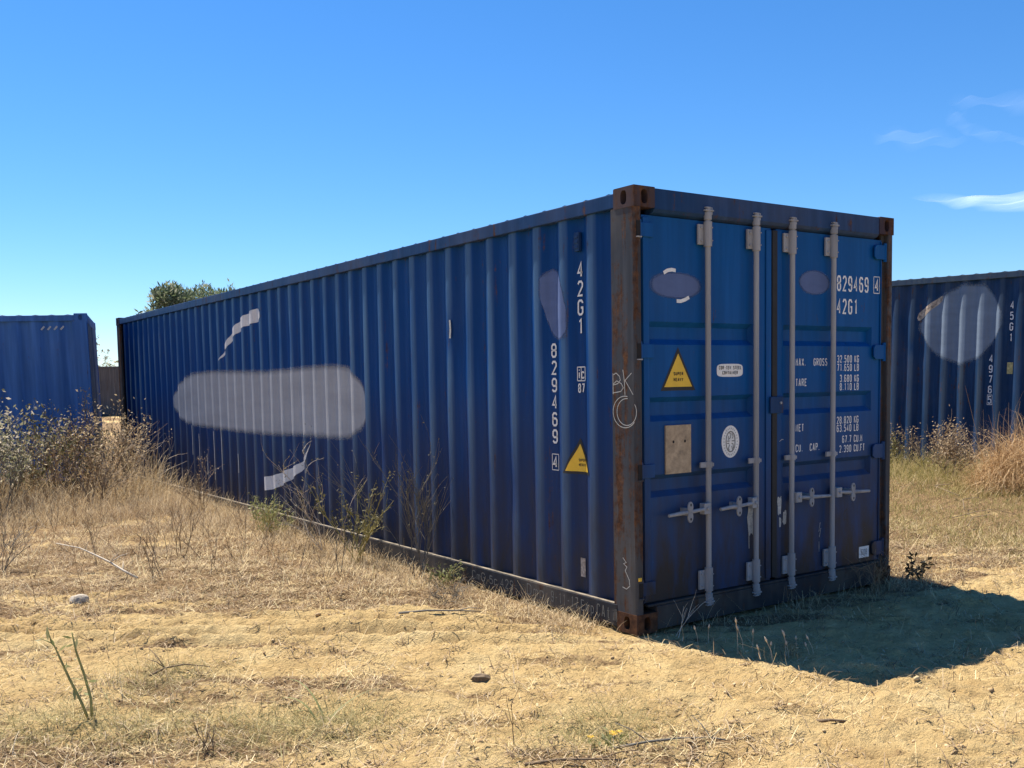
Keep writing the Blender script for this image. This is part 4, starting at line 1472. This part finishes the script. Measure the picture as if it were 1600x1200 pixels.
def sample_pale(cnt):
    x = RNG.uniform(-5.0, 0.0, cnt * 6); y = RNG.uniform(0.3, 8.0, cnt * 6)
    s = x * TRN[0] + y * TRN[1]
    d = sstep(0.6, 1.6, s) * np.clip(-0.05 + 1.5 * fbm(x * 1.1 + 5, y * 1.1, 75, 3), 0.0, 1)
    ok = (RNG.uniform(0, 1, len(x)) < d)
    x, y = x[ok][:cnt], y[ok][:cnt]
    return x, y, 0.45 + 0.7 * sstep(1.5, 5, x * TRN[0] + y * TRN[1])


grass('pale_dry_grass', 'pale bleached dry grass in tufts left of the long container', 'grass', M['drygrass'], 20000, sample_pale, 0.17, 0.06, 0.9, 0.0045)


def sample_base(cnt):
    # along the foot of the container side and the door end
    y = RNG.uniform(0.2, 11.5, cnt); x = -np.abs(RNG.normal(0, 0.22, cnt)) - 0.01
    k = RNG.uniform(0, 1, cnt) < np.clip(0.25 + 0.8 * fbm(y * 1.3, x * 2, 81, 3) + 0.07 * y, 0.03, 1)
    x, y = x[k], y[k]
    return x, y, 0.55 + 0.09 * np.clip(y, 0, 6)


grass('dry_grass', 'dry grass along the foot of the long container side', 'grass', M['drygrass'], 22000, sample_base, 0.17, 0.08, 0.95, 0.0045)


def sample_sill(cnt):
    x = RNG.uniform(0.1, 2.6, cnt); y = -np.abs(RNG.normal(0, 0.10, cnt)) - 0.025
    k = RNG.uniform(0, 1, cnt) < np.clip(0.10 + 0.9 * fbm(x * 2.2, y * 3, 85, 3) + 0.22 * x, 0.02, 1)
    return x[k], y[k], np.ones(k.sum())


grass('dry_grass', 'shaded dry grass under the container doors', 'grass', M['drygrass'], 1500, sample_sill, 0.10, 0.06, 0.9, 0.004)


def sample_right(cnt):
    x = RNG.uniform(3.2, 11.0, cnt * 4); y = RNG.uniform(-1.5, 9.5, cnt * 4)
    e = x - 0.35 * y - 0.12 * fbm(x * 1.2, y * 1.2, 91, 3) * 4
    d = sstep(3.3, 4.3, e) * (x < 9.55 - 0.02 * (y - 2.9)) * np.clip(0.7 + 0.5 * fbm(x * 1.1, y * 1.1, 93, 3), 0.1, 1)
    ok = RNG.uniform(0, 1, len(x)) < d
    x, y = x[ok][:cnt], y[ok][:cnt]
    return x, y, 0.42 + 1.15 * sstep(6.2, 9.2, x)


grass('yellow_green_grass', 'yellow green half dry grass between the two containers on the right', 'grass', M['greengrass'], 60000, sample_right, 0.21, 0.08, 1.0, 0.0052)


def sample_right_dry(cnt):
    x = RNG.uniform(3.0, 9.5, cnt * 3); y = RNG.uniform(-2.0, 7.5, cnt * 3)
    e = x - 0.35 * y
    d = sstep(2.9, 3.9, e) * (x < 9.45) * np.clip(0.15 + 1.2 * fbm(x * 1.7, y * 1.7, 97, 3), 0.0, 1)
    ok = RNG.uniform(0, 1, len(x)) < d
    x, y = x[ok][:cnt], y[ok][:cnt]
    return x, y, 0.5 + 0.9 * sstep(5.5, 9.0, x)


grass('pale_dry_grass', 'pale dry grass patches in front of the right-hand container', 'grass', M['drygrass'], 16000, sample_right_dry, 0.20, 0.08, 0.75, 0.005)


def sample_hay(cnt):
    cx = np.array([-2.75, -2.3, -3.15, -2.05, -1.2, -2.5]); cy = np.array([0.15, -0.15, 0.45, -0.35, -1.1, 0.9])
    k = RNG.integers(0, 6, cnt)
    return cx[k] + RNG.normal(0, 0.20, cnt), cy[k] + RNG.normal(0, 0.15, cnt), np.ones(cnt)


grass('hay_litter', 'flattened greenish hay lying in the left foreground', 'hay', M['hay'], 15000, sample_hay, 0.11, 0.05, 0.25, 0.0030, droop=0.4)

# thin dead stalks scattered over the weedy ground
rnd_ = random.Random(77)
st_ = MB()
for k in range(230):
    while True:
        xx, yy = rnd_.uniform(-4.6, -0.15), rnd_.uniform(1.2, 9.0)
        if xx * TRN[0] + yy * TRN[1] > 1.05 + 0.6 * rnd_.random():
            break
    zz = float(gh(np.array([xx]), np.array([yy]))[0])
    for pts, rd in grow(rnd_, (xx, yy, zz - 0.01), (rnd_.gauss(0, 0.35), rnd_.gauss(0, 0.35), 1), rnd_.uniform(0.12, 0.42), 0.0024, 1, 0.35, 0.12, [], (1, 4)):
        st_.tube(pts, rd, 3, cap=False)
tag(st_.build('dry_stalks', M['stem']), 'thin bare dead stalks scattered over the weedy ground left of the container', 'weeds', kind='stuff')

# clods and pebbles (stuff)
def rocks(name, label, cat, mat, cnt, sampler, size, kind='stuff'):
    x, y = sampler(cnt)
    n = len(x)
    ico = bmesh.new(); bmesh.ops.create_icosphere(ico, subdivisions=1, radius=1.0)
    bv = np.array([v.co[:] for v in ico.verts]); bf = np.array([[v.index for v in f.verts] for f in ico.faces]); ico.free()
    sz = size * RNG.gamma(2.0, 0.5, n)
    P = on_ground(x, y)
    st = RNG.uniform(0.6, 1.4, (n, 1, 3)) * np.array([1, 1, 0.6])
    jit = 1 + RNG.normal(0, 0.16, (n, len(bv), 1))
    V = (bv[None] * jit * st * sz[:, None, None] + P[:, None, :]).reshape(-1, 3)
    F = (bf[None] + (np.arange(n) * len(bv))[:, None, None]).reshape(-1, 3)
    o = np_mesh(name, V, F, mat)
    return tag(o, label, cat, kind=kind)


def sample_clod(cnt):
    x = RNG.uniform(-4.8, 5.0, cnt); y = RNG.uniform(-3.4, 6.0, cnt)
    k = keep_outside(x, y, 0.0) & (RNG.uniform(0, 1, cnt) < np.clip(0.35 + 1.3 * fbm(x * 1.8, y * 1.8, 55, 3), 0.03, 1))
    return x[k], y[k]


rocks('soil_clods', 'small soil clods and pebbles on the sandy ground', 'soil', M['clod'], 26000, sample_clod, 0.0048)

# ------------------------------------------------------------------ single plants and loose things
def at(x, y):
    return float(gh(np.array([float(x)]), np.array([float(y)]))[0])


weed('dry_weed', 'tall grey dead weed with fine upright twigs against the container side', 'weed', -0.16, 2.30, 101, 7, 0.92, 0.0045, 2, 0.30, 0.10, M['greystem'], M['weedleaf'], 260, 0.014, 0.42, kids=(3, 6))
weed('dry_weed', 'arching pale twiggy weed beside the container below the long grey blurred logo', 'weed', -0.18, 3.95, 102, 6, 0.80, 0.0045, 2, 0.34, 0.17, M['palestem'], M['weedleaf'], 240, 0.020, 0.5, kids=(2, 4), up=0.1)
weed('leafy_weed', 'olive leafy weed at the container foot left of the snapped stalk', 'weed', -0.24, 3.25, 103, 8, 0.56, 0.0055, 2, 0.35, 0.13, M['greenstem'], M['weedleaf'], 520, 0.032, 0.5, kids=(2, 4))
weed('leafy_weed', 'small green yellow bush at the container foot under the lower white band', 'bush', -0.26, 5.10, 104, 12, 0.34, 0.004, 2, 0.45, 0.15, M['greenstem'], M['freshgreen'], 700, 0.030, 0.8)
weed('dry_weed', 'thin dark upright stalk standing before the olive leafy weed', 'weed', -0.62, 2.72, 105, 2, 0.42, 0.0040, 1, 0.25, 0.06, M['greystem'], None, 0, 0.02, 0.12)
weed('dry_weed', 'pale arching twigs near the far end of the long container side', 'weed', -0.30, 9.2, 106, 7, 0.75, 0.005, 2, 0.4, 0.2, M['palestem'], M['drygrass'], 200, 0.02, 0.7, up=0.0)
weed('dry_weed', 'brown twiggy weed at the container side under the grey blurred logo, nearer its far end', 'weed', -0.35, 7.1, 107, 7, 0.50, 0.004, 2, 0.4, 0.14, M['stem'], M['brown'], 260, 0.02, 0.6)
weed('dry_weed', 'bare brown weed standing in the dry ground in front of the lower white band', 'weed', -1.35, 4.4, 108, 5, 0.46, 0.0035, 2, 0.4, 0.15, M['stem'], None, 0, 0.02, 0.5)
weed('dry_weed', 'leaning bare brown weed in the open ground left of the bare upright one', 'weed', -1.75, 3.6, 109, 4, 0.42, 0.0035, 2, 0.45, 0.15, M['stem'], None, 0, 0.02, 0.6, leandir=(-0.3, 0.2))
weed('dry_weed', 'low grey twiggy weed at the left edge of the open ground', 'weed', -2.75, 4.6, 110, 5, 0.40, 0.0035, 2, 0.45, 0.15, M['greystem'], M['brown'], 80, 0.02, 0.6)
weed('dry_weed', 'low curly grey tuft of dead twigs before the bottom rail chalk marks', 'weed', -0.40, 1.45, 111, 16, 0.16, 0.0025, 2, 0.6, 0.25, M['greystem'], None, 0, 0.02, 1.1, up=0.0)
weed('leafy_weed', 'low dark green weed at the rail below the tall grey weed', 'weed', -0.16, 1.95, 112, 8, 0.20, 0.003, 1, 0.5, 0.2, M['greenstem'], M['freshgreen'], 160, 0.028, 0.9)
weed('dry_weed', 'thin curved stem with a white bud by the near corner post', 'weed', 0.16, -0.13, 113, 2, 0.26, 0.0026, 1, 0.3, 0.12, M['palestem'], None, 0, 0.02, 0.35, leandir=(0.2, -0.1))
weed('leafy_weed', 'small dark leafy plant at the far right foot of the doors', 'plant', 2.66, -0.06, 114, 6, 0.14, 0.004, 1, 0.4, 0.15, M['darkleaf'], M['darkleaf'], 90, 0.045, 0.5)
weed('dry_weed', 'dark twiggy dead weed in the shade under the right-hand door', 'weed', 2.05, -0.14, 115, 9, 0.26, 0.003, 2, 0.55, 0.22, M['stem'], None, 0, 0.02, 0.9, up=0.05)
# olive green shoots in the left foreground
sh = thing('green_shoots', 'two leaning olive green shoots in the left foreground', 'plant', (-2.955, 0.42, at(-2.955, 0.42)))
rx = np.array([0.822, -0.569])
for k, (pts) in enumerate([[(0.055, 0, -0.01), (0.045, 0.02, 0.10), (0.015, 0.03, 0.21), (-0.015, 0.03, 0.31), (-0.03, 0.03, 0.40)], [(0.045, 0, -0.01), (0.01, 0, 0.09), (-0.035, 0, 0.19), (-0.075, 0.0, 0.29), (-0.10, 0.0, 0.355), (-0.16, 0.0, 0.385)]]):
    P3 = [(q[0] * rx[0] + q[1] * 0.57, q[0] * rx[1] + q[1] * 0.82, q[2]) for q in pts]
    MB().tube(P3, [0.0065, 0.0065, 0.006, 0.005, 0.003, 0.002][:len(P3)], 6).build('stem', M['greenstem'], sh, smooth=True)
    lp = np.array([np.array(P3[i]) * (1 - t) + np.array(P3[i + 1]) * t for i in range(1, len(P3) - 1) for t in (0.1, 0.4, 0.7)])
    V, F = leaves(lp, 0.055, RNG, ratio=0.22)
    np_mesh('leaf', V, F, M['freshgreen'], sh)['kind'] = 'stuff'
# bent strap-leaved tuft
tf = thing('grass_tuft', 'tuft of bent grey green strap leaves in the centre left foreground', 'plant', (-2.08, -0.24, at(-2.08, -0.24)))
for k, (a, l_, t0, dr, w) in enumerate([(2.6, 0.34, 1.2, 2.1, 0.014), (2.9, 0.20, 1.3, 2.4, 0.012), (-0.4, 0.16, 1.2, 2.3, 0.012), (0.6, 0.30, 0.75, 0.7, 0.010), (2.3, 0.42, 1.05, 1.5, 0.012), (-1.8, 0.14, 1.0, 1.9, 0.012)]):
    V, F = ribbons(np.array([[0.01 * k - 0.02, 0.008 * (k % 3), -0.005]]), np.array([a - 0.6]), np.array([t0]), np.array([l_]), np.array([w]), np.array([dr]), segs=8, twist=np.array([0.2]), taper=0.2)
    np_mesh('leaf', V, F, M['freshgreen'], tf)
# seed-head grasses at the edge of the shadow
def seed_grass(label, x, y, stems, h, seed):
    rnd = random.Random(seed)
    g = thing('seed_grass', label, 'grass', (x, y, at(x, y)))
    for k in range(stems):
        a = rnd.uniform(-0.9, 0.5); ll = h * rnd.uniform(0.5, 1.0)
        bx, by = rnd.uniform(-1, 1) * 0.016 * stems, rnd.uniform(-1, 1) * 0.010 * stems
        dx, dy = -0.30 * ll * math.cos(a), 0.30 * ll * math.sin(a)
        p0 = Vector((bx, by, -0.01)); p1 = p0 + Vector((dx * 0.3, dy * 0.3, ll * 0.6)); p2 = p0 + Vector((dx, dy, ll)); p3 = p2 + Vector((dx * 0.5, dy * 0.5, ll * 0.12 + 0.02))
        MB().tube([p0, p1, p2], 0.0016, 4).build('stem', M['palestem'], g)
        MB().tube([p2, p2.lerp(p3, 0.4), p3], [0.002, 0.0065, 0.001], 6).build('seed_head', M['palestem'], g, smooth=True)
    return g


seed_grass('row of pale seed-head grasses where the shadow edge bends towards the viewer', 0.30, -0.86, 9, 0.13, 5)
seed_grass('pair of taller pale seed-head grasses on the shadow edge nearer the corner post', 0.22, -0.62, 3, 0.19, 8)
seed_grass('single pale seed-head grass on the shadow edge close to the corner post', 0.19, -0.34, 2, 0.14, 9)


def lump(name, label, cat, x, y, r, sq, mat, seed, sub=3, rot=0.0):
    bm = bmesh.new()
    bmesh.ops.create_icosphere(bm, subdivisions=sub, radius=1.0)
    rng = np.random.default_rng(seed)
    off = rng.uniform(0, 50, 2)
    for v in bm.verts:
        c = v.co
        k = 1 + 0.32 * float(fbm(np.array([c.x * 1.3 + c.z + off[0]]), np.array([c.y * 1.3 - c.z * 0.7 + off[1]]), seed, 3)[0])
        v.co = Vector((c.x * r * sq[0] * k, c.y * r * sq[1] * k, c.z * r * sq[2] * k))
    me = bpy.data.meshes.new(name); bm.to_mesh(me); bm.free()
    o = link(name, me, mat)
    o.location = (x, y, at(x, y) + r * sq[2] * 0.35)
    o.rotation_euler = (0, 0, rot)
    return tag(o, label, cat)


lump('stone', 'pale rounded stone lying on the bare ground at the left', 'stone', -2.46, 2.95, 0.065, (1.1, 0.8, 0.75), M['stone'], 5, rot=0.5)
# broken bit of wood
wd = MB()
wp = [(-0.085, 0.010, 0.0), (-0.060, 0.034, 0.0), (-0.010, 0.026, 0.0), (0.040, 0.022, 0.0), (0.095, -0.004, 0.0), (0.050, -0.020, 0.0), (-0.005, -0.030, 0.0), (-0.050, -0.018, 0.0)]
zt = [0.016, 0.034, 0.044, 0.036, 0.010, 0.030, 0.040, 0.030]
k = len(wp)
wd.add([(a, b_, -0.005) for a, b_, c_ in wp] + [(a * 0.9, b_ * 0.75, z_) for (a, b_, c_), z_ in zip(wp, zt)] + [(0.0, 0.0, 0.046)], [(i, (i + 1) % k, k + (i + 1) % k, k + i) for i in range(k)] + [(k + i, k + (i + 1) % k, 2 * k) for i in range(k)])
wd = wd.build('wood_chunk', M['wood'])
wd.location = (-1.17, -0.15, at(-1.17, -0.15)); wd.rotation_euler = (0.25, 0.2, -0.35); wd.scale = (0.75, 0.75, 0.8)
tag(wd, 'dark broken chunk of wood lying on the sand in the centre foreground', 'wood')


def branch(name, label, x, y, pts, r, mat, twigs=2, seed=1):
    rnd = random.Random(seed)
    root = thing(name, label, 'twig', (x, y, at(x, y)))
    pts = [Vector(p) for p in pts]
    MB().tube(pts, [r * (1 - 0.6 * i / (len(pts) - 1)) for i in range(len(pts))], 6).build('branch', mat, root, smooth=True)
    for k in range(twigs):
        i = rnd.randint(1, len(pts) - 2)
        d = Vector((rnd.uniform(-1, 1), rnd.uniform(-1, 1), rnd.uniform(0.0, 0.5))).normalized()
        l_ = 0.10 + 0.12 * rnd.random()
        MB().tube([pts[i], pts[i] + d * l_ * 0.5 + Vector((0, 0, 0.01)), pts[i] + d * l_], [r * 0.5, r * 0.4, r * 0.2], 5).build('side_twig', mat, root, smooth=True)
    return root


branch('dead_branch', 'pale bleached branch leaning in the dry ground left of the container', -2.05, 3.85, [(0.12, -0.30, 0.01), (0.06, -0.12, 0.05), (0.0, 0.02, 0.10), (-0.10, 0.18, 0.16), (-0.16, 0.34, 0.19), (-0.30, 0.52, 0.22)], 0.010, M['palestem'], 3, 3)
branch('dead_branch', 'curved dark twig lying on the sand at the left', -2.38, 0.95, [(-0.14, -0.02, 0.012), (-0.05, 0.02, 0.028), (0.05, 0.0, 0.034), (0.16, -0.06, 0.016)], 0.0065, M['wood'], 2, 4)
branch('dead_branch', 'forked grey branch lying in the bottom foreground beside the yellow flowers', -1.09, -1.44, [(-0.22, 0.12, 0.015), (-0.09, 0.06, 0.03), (0.03, 0.0, 0.035), (0.14, -0.06, 0.03), (0.25, -0.17, 0.012)], 0.0055, M['greystem'], 3, 6)
branch('dead_branch', 'dark thick twig at the bottom edge of the foreground', -1.52, -1.33, [(-0.16, 0.10, 0.01), (-0.05, 0.04, 0.022), (0.08, -0.05, 0.022), (0.17, -0.10, 0.012)], 0.007, M['wood'], 1, 7)
branch('dead_branch', 'short dark stick on the sand below the shadow tip', -0.35, -1.62, [(-0.06, 0.04, 0.010), (0.0, 0.0, 0.016), (0.06, -0.045, 0.010)], 0.009, M['wood'], 0, 8)
branch('dead_branch', 'thin grey stick lying before the low curly tuft', -0.72, 1.05, [(-0.20, 0.16, 0.015), (-0.05, 0.06, 0.028), (0.10, -0.06, 0.028), (0.24, -0.12, 0.012)], 0.008, M['greystem'], 1, 9)
weed('dry_weed', 'thin dark twig standing upright at the bottom centre foreground', 'weed', -1.62, -1.05, 120, 1, 0.24, 0.0030, 1, 0.3, 0.10, M['wood'], None, 0, 0.02, 0.2)
weed('dry_weed', 'small dark dead weed at the bottom left foreground', 'weed', -2.62, -0.32, 121, 4, 0.16, 0.0030, 1, 0.3, 0.12, M['wood'], None, 0, 0.02, 0.5)
fl = thing('yellow_flowers', 'clump of tiny yellow flowers in the bottom foreground', 'plant', (-1.27, -1.25, at(-1.27, -1.25)))
P = np.stack([RNG.normal(0, 0.045, 90), RNG.normal(0, 0.03, 90), np.abs(RNG.normal(0.02, 0.012, 90))], axis=1)
V, F = leaves(P, 0.030, RNG, ratio=0.35); np_mesh('leaf', V, F, M['freshgreen'], fl)['kind'] = 'stuff'
for k in range(5):
    px_, py_ = RNG.normal(0, 0.035), RNG.normal(0, 0.02)
    pet = MB()
    for j in range(6):
        a = j * math.pi / 3
        pet.add([(px_, py_, 0.045), (px_ + 0.012 * math.cos(a - 0.35), py_ + 0.012 * math.sin(a - 0.35), 0.052), (px_ + 0.017 * math.cos(a), py_ + 0.017 * math.sin(a), 0.050), (px_ + 0.012 * math.cos(a + 0.35), py_ + 0.012 * math.sin(a + 0.35), 0.052)], [(0, 1, 2, 3)])
    pet.build('flower', M['flower'], fl)


# shrubs of the left brush
def shrub(name, label, x, y, h, rad, nleaf, seed, mat_leaf, mat_stem, lsize=0.05, stems=9):
    rnd = random.Random(seed); rng = np.random.default_rng(seed)
    root = thing(name, label, 'shrub', (x, y, at(x, y)), group='brush in front of the left container')
    tips = []
    st = MB()
    for k in range(stems):
        a = rnd.uniform(0, 2 * math.pi); l_ = rnd.uniform(0.1, 0.8)
        out = grow(rnd, (math.cos(a) * 0.08, math.sin(a) * 0.08, -0.03), (math.cos(a) * l_, math.sin(a) * l_, 1.0), h * rnd.uniform(0.55, 0.85), 0.010, 2, 0.45, 0.13, [], (3, 5))
        for pts, rd in out:
            st.tube(pts, rd, 3, cap=False)
            tips += [tuple(q) for q in pts[2:]]
    o = st.build('stems', mat_stem, root)
    o['kind'] = 'stuff'
    P = np.array(tips)[rng.integers(0, len(tips), nleaf)] + rng.normal(scale=0.05, size=(nleaf, 3))
    P[:, 0] = np.clip(P[:, 0], -rad, rad); P[:, 1] = np.clip(P[:, 1], -rad, rad)
    V, F = leaves(P, lsize, rng)
    np_mesh('foliage', V, F, mat_leaf, root)['kind'] = 'stuff'
    return root


shrub('brush_shrub', 'grey green shrub at the left picture edge before the faded blue container', -2.60, 9.2, 1.15, 1.0, 1700, 201, M['leaf'], M['greystem'])
shrub('brush_shrub', 'grey green shrub second from the left edge, tallest of the brush', -2.0, 9.6, 1.18, 1.0, 1700, 202, M['leaf'], M['greystem'])
shrub('brush_shrub', 'yellowish grey shrub in the middle of the left brush', -1.40, 9.6, 1.0, 0.9, 1500, 203, M['weedleaf'], M['stem'])
shrub('brush_shrub', 'sparse brown shrub at the right corner of the faded blue container', -0.95, 10.2, 1.15, 0.7, 1300, 204, M['drygrass'], M['stem'], 0.04)
shrub('brush_shrub', 'low brown shrub by the far end of the long container', -0.45, 10.5, 1.15, 0.6, 1100, 205, M['drygrass'], M['stem'], 0.04)
shrub('brush_shrub', 'dark stemmed grey shrub standing forward of the others at the left', -2.30, 8.3, 0.9, 0.7, 1300, 206, M['leaf'], M['greystem'], 0.04)
shrub('brush_shrub', 'tangled brown low shrub in front of the left brush', -1.25, 8.4, 0.95, 0.7, 1200, 207, M['brown'], M['stem'], 0.035)
# weeds before the right container
shrub('brush_shrub', 'dark leafy weed at the right container, close behind the door corner', 8.9, 4.5, 0.66, 0.5, 700, 211, M['weedleaf'], M['greenstem'], 0.045, 6)
shrub('brush_shrub', 'twiggy grey weed before the middle of the right container side', 8.8, 3.65, 0.80, 0.5, 600, 212, M['brown'], M['stem'], 0.035, 6)
shrub('brush_shrub', 'brown dry bush between the twiggy weed and the rust coloured heap', 8.2, 3.1, 0.55, 0.5, 1400, 213, M['brown'], M['stem'], 0.035, 8)
for o in COL.objects:
    if o.name.startswith('brush_shrub') and o.location.x > 5:
        o['group'] = 'weeds in front of the right container'

# rust-coloured heap of dry stems at the right edge
hp_ = thing('brush_heap', 'rust coloured heap of dry arching stems at the right picture edge', 'brush heap', (8.05, 1.75, at(8.05, 1.75)))
n = 9000
a = RNG.uniform(0, 2 * math.pi, n); rr = np.sqrt(RNG.uniform(0, 1, n))
bx, by = rr * np.cos(a) * 1.15, rr * np.sin(a) * 1.05
hz = 0.72 * (1 - rr ** 2.2) * RNG.uniform(0.35, 1.0, n)
az = np.arctan2(by, bx) + RNG.normal(0, 1.5, n)
V, F = ribbons(np.stack([bx * 0.75, by * 0.75, hz], axis=1), az, RNG.normal(0.35, 0.65, n), RNG.gamma(4.0, 0.09, n), RNG.uniform(0.003, 0.0075, n), RNG.normal(1.0, 0.9, n), segs=4, twist=RNG.uniform(-0.6, 0.6, n))
np_mesh('dry_stems', V, F, M['rust_stems'], hp_)['kind'] = 'stuff'
lying = [((6.2, 1.6), 0.9, 0.4), ((5.6, 1.1), 0.7, -0.5), ((6.8, 2.3), 1.0, 0.9), ((5.2, 0.9), 0.6, 0.1)]
for k, ((xx, yy), ll, aa) in enumerate(lying):
    branch('dead_branch', ['long pale stalk lying in the grass before the right container', 'bent pale stalk lying at the near edge of the right-hand grass', 'grey stalk lying deepest in the right-hand grass', 'short pale stalk at the left of the right-hand grass'][k], xx, yy, [(-ll / 2 * math.cos(aa), -ll / 2 * math.sin(aa), 0.05), (-0.1, 0.03, 0.11), (0.12, -0.02, 0.12), (ll / 2 * math.cos(aa), ll / 2 * math.sin(aa), 0.06)], 0.0042, M['stem'], 1, 30 + k)

# ------------------------------------------------------------------ tree behind the long container
def tree(label, x, y, h, crown_r, seed, nleaf, lsize):
    rnd = random.Random(seed); rng = np.random.default_rng(seed)
    root = thing('olive_tree', label, 'tree', (x, y, at(x, y)))
    limbs = MB()
    tr = [(0, 0, -0.1), (0.05, 0.02, 0.5), (0.0, 0.08, 1.0), (0.08, 0.0, h * 0.42)]
    MB().tube(tr, [0.17, 0.14, 0.12, 0.10], 9).build('trunk', M['bark'], root, smooth=True)
    cl = []
    for k in range(11):
        a = 2 * math.pi * k / 11 + rnd.uniform(-0.3, 0.3)
        l_ = rnd.uniform(0.25, 1.0)
        tip = Vector((math.cos(a) * crown_r * l_, math.sin(a) * crown_r * l_ * 0.9, h * rnd.uniform(0.62, 0.9)))
        limbs.tube([tr[-1], (tip * 0.55 + Vector((0, 0, h * 0.22))), tip], [0.06, 0.035, 0.012], 5)
        cl.append((tip, rnd.uniform(0.38, 0.62)))
    limbs.build('limbs', M['bark'], root)['kind'] = 'stuff'
    pts = []
    per = nleaf // len(cl)
    for c, r in cl:
        q = rng.normal(size=(per, 3)); q /= np.linalg.norm(q, axis=1)[:, None]
        q *= (rng.uniform(0, 1, per) ** 0.45)[:, None] * r
        # upright sprays push through the outline
        sp = rng.uniform(0, 1, per) < 0.25
        q[sp, 2] = np.abs(q[sp, 2]) * 1.25
        g_ = np.array(c)
        pts.append(q * np.array([1.25, 1.25, 0.95]) + g_)
    P = np.concatenate(pts)
    # shoots rising above the crown
    for k in range(60):
        c, r = cl[rnd.randrange(len(cl))]
        b = np.array(c) + rng.normal(size=3) * r * 0.5
        t = np.linspace(0, 1, 16)[:, None]
        P = np.concatenate([P, b + t * (np.array([0, 0, 0.65 * r]) + rng.normal(size=3) * 0.10) + rng.normal(scale=0.03, size=(16, 3))])
    d = rng.normal(size=P.shape) * 0.5; d[:, 2] += 0.55
    d /= np.linalg.norm(d, axis=1)[:, None]
    s_ = np.cross(d, rng.normal(size=P.shape)); s_ /= np.linalg.norm(s_, axis=1)[:, None]
    sz = (lsize * rng.uniform(0.6, 1.4, len(P)))[:, None]
    V = np.stack([P, P + d * sz * 0.5 + s_ * sz * 0.16, P + d * sz, P + d * sz * 0.5 - s_ * sz * 0.16], axis=1).reshape(-1, 3)
    np_mesh('crown', V, np.arange(len(V)).reshape(-1, 4), M['treeleaf'], root)
    return root


tree('grey green tree showing its crown above the far roof of the long container', 4.35, 19.25, 4.08, 1.70, 301, 22000, 0.12)
shrub('brush_shrub', 'far small bush above the distant brown container in the gap', 8.3, 52.0, 3.3, 1.6, 2500, 221, M['leaf'], M['stem'], 0.16, 7)

# ------------------------------------------------------------------ thin high clouds
def cloud_mat(name, dens, seed):
    m, nt, N, L, b = new_mat(name)
    N.remove(b)
    v = objvec(N, L, (1 / 900, 1 / 3000, 1 / 900), (seed, seed * 0.7, 0))
    n1 = noise(N, L, v, 1.0, 7, 0.62, 0.6)
    tc = N.new('ShaderNodeTexCoord')
    at_ = N.new('ShaderNodeAttribute'); at_.attribute_name = 'edge'
    r = ramp(N, [(0.25, (0, 0, 0)), (0.85, (1, 1, 1))])
    L.new(n1.outputs['Fac'], r.inputs[0])
    mu = N.new('ShaderNodeMath'); mu.operation = 'MULTIPLY'
    L.new(r.outputs[0], mu.inputs[0]); L.new(at_.outputs['Fac'], mu.inputs[1])
    m2 = N.new('ShaderNodeMath'); m2.operation = 'MULTIPLY'; m2.inputs[1].default_value = dens; m2.use_clamp = True
    L.new(mu.outputs[0], m2.inputs[0])
    tr = N.new('ShaderNodeBsdfTransparent')
    tl = N.new('ShaderNodeBsdfTranslucent'); tl.inputs['Color'].default_value = (0.95, 0.97, 1, 1)
    mx = N.new('ShaderNodeMixShader')
    L.new(m2.outputs[0], mx.inputs[0]); L.new(tr.outputs[0], mx.inputs[1]); L.new(tl.outputs[0], mx.inputs[2])
    L.new(mx.outputs[0], N['Material Output'].inputs['Surface'])
    return m


def cloud(label, outline, z, dens, seed):
    """a thin sheet of ice cloud at height z: spine points (x, y, half width)"""
    V, F, E = [], [], []
    sp = np.array(outline, dtype=float)
    t = np.linspace(0, 1, 40)
    tt = np.linspace(0, 1, len(sp))
    X = np.interp(t, tt, sp[:, 0]); Y = np.interp(t, tt, sp[:, 1]); Wd = np.interp(t, tt, sp[:, 2])
    dX, dY = np.gradient(X), np.gradient(Y)
    ln = np.hypot(dX, dY); nx_, ny_ = -dY / ln, dX / ln
    m = 13
    for i in range(40):
        for j in range(m):
            s = (j / (m - 1) - 0.5) * 2
            V.append((X[i] + nx_[i] * Wd[i] * s, Y[i] + ny_[i] * Wd[i] * s, z + 60 * math.sin(i * 0.4) * math.cos(j * 0.5)))
            E.append(max(0.0, (1 - s * s)) ** 1.2 * min(1.0, 3.0 * (1 - t[i])) * min(1.0, 5 * t[i]))
    for i in range(39):
        for j in range(m - 1):
            a = i * m + j
            F.append((a, a + 1, a + m + 1, a + m))
    c0 = np.mean(np.array(V), axis=0)
    o = np_mesh('cloud', np.array(V) - c0, np.array(F), cloud_mat('thin_cloud', dens, seed), smooth=True)
    o.location = c0
    a_ = o.data.attributes.new('edge', 'FLOAT', 'POINT')
    a_.data.foreach_set('value', np.array(E, dtype=np.float32))
    return tag(o, label, 'cloud', 'thin clouds in the sky')


cloud('bright wispy cloud low in the sky at the right edge', [(18600, 6600, 1100), (18000, 8000, 1500), (17450, 9250, 1450), (16900, 9550, 900), (16230, 9900, 380), (15300, 10150, 90)], 3000, 0.42, 1.0)
cloud('faint small wisp high above the right end of the container', [(12400, 7500, 250), (11900, 7600, 420), (11300, 7650, 350), (10800, 7600, 120)], 3000, 0.055, 5.0)
cloud('faint curved wisp at the upper right', [(13600, 7000, 200), (12600, 6950, 160), (11800, 7050, 160), (11000, 6700, 130), (10800, 6500, 80)], 3000, 0.055, 9.0)
cloud('faint broad wisp highest at the right edge', [(12200, 5600, 500), (11200, 5900, 420), (10600, 6250, 200), (10300, 6400, 80)], 3000, 0.06, 13.0)
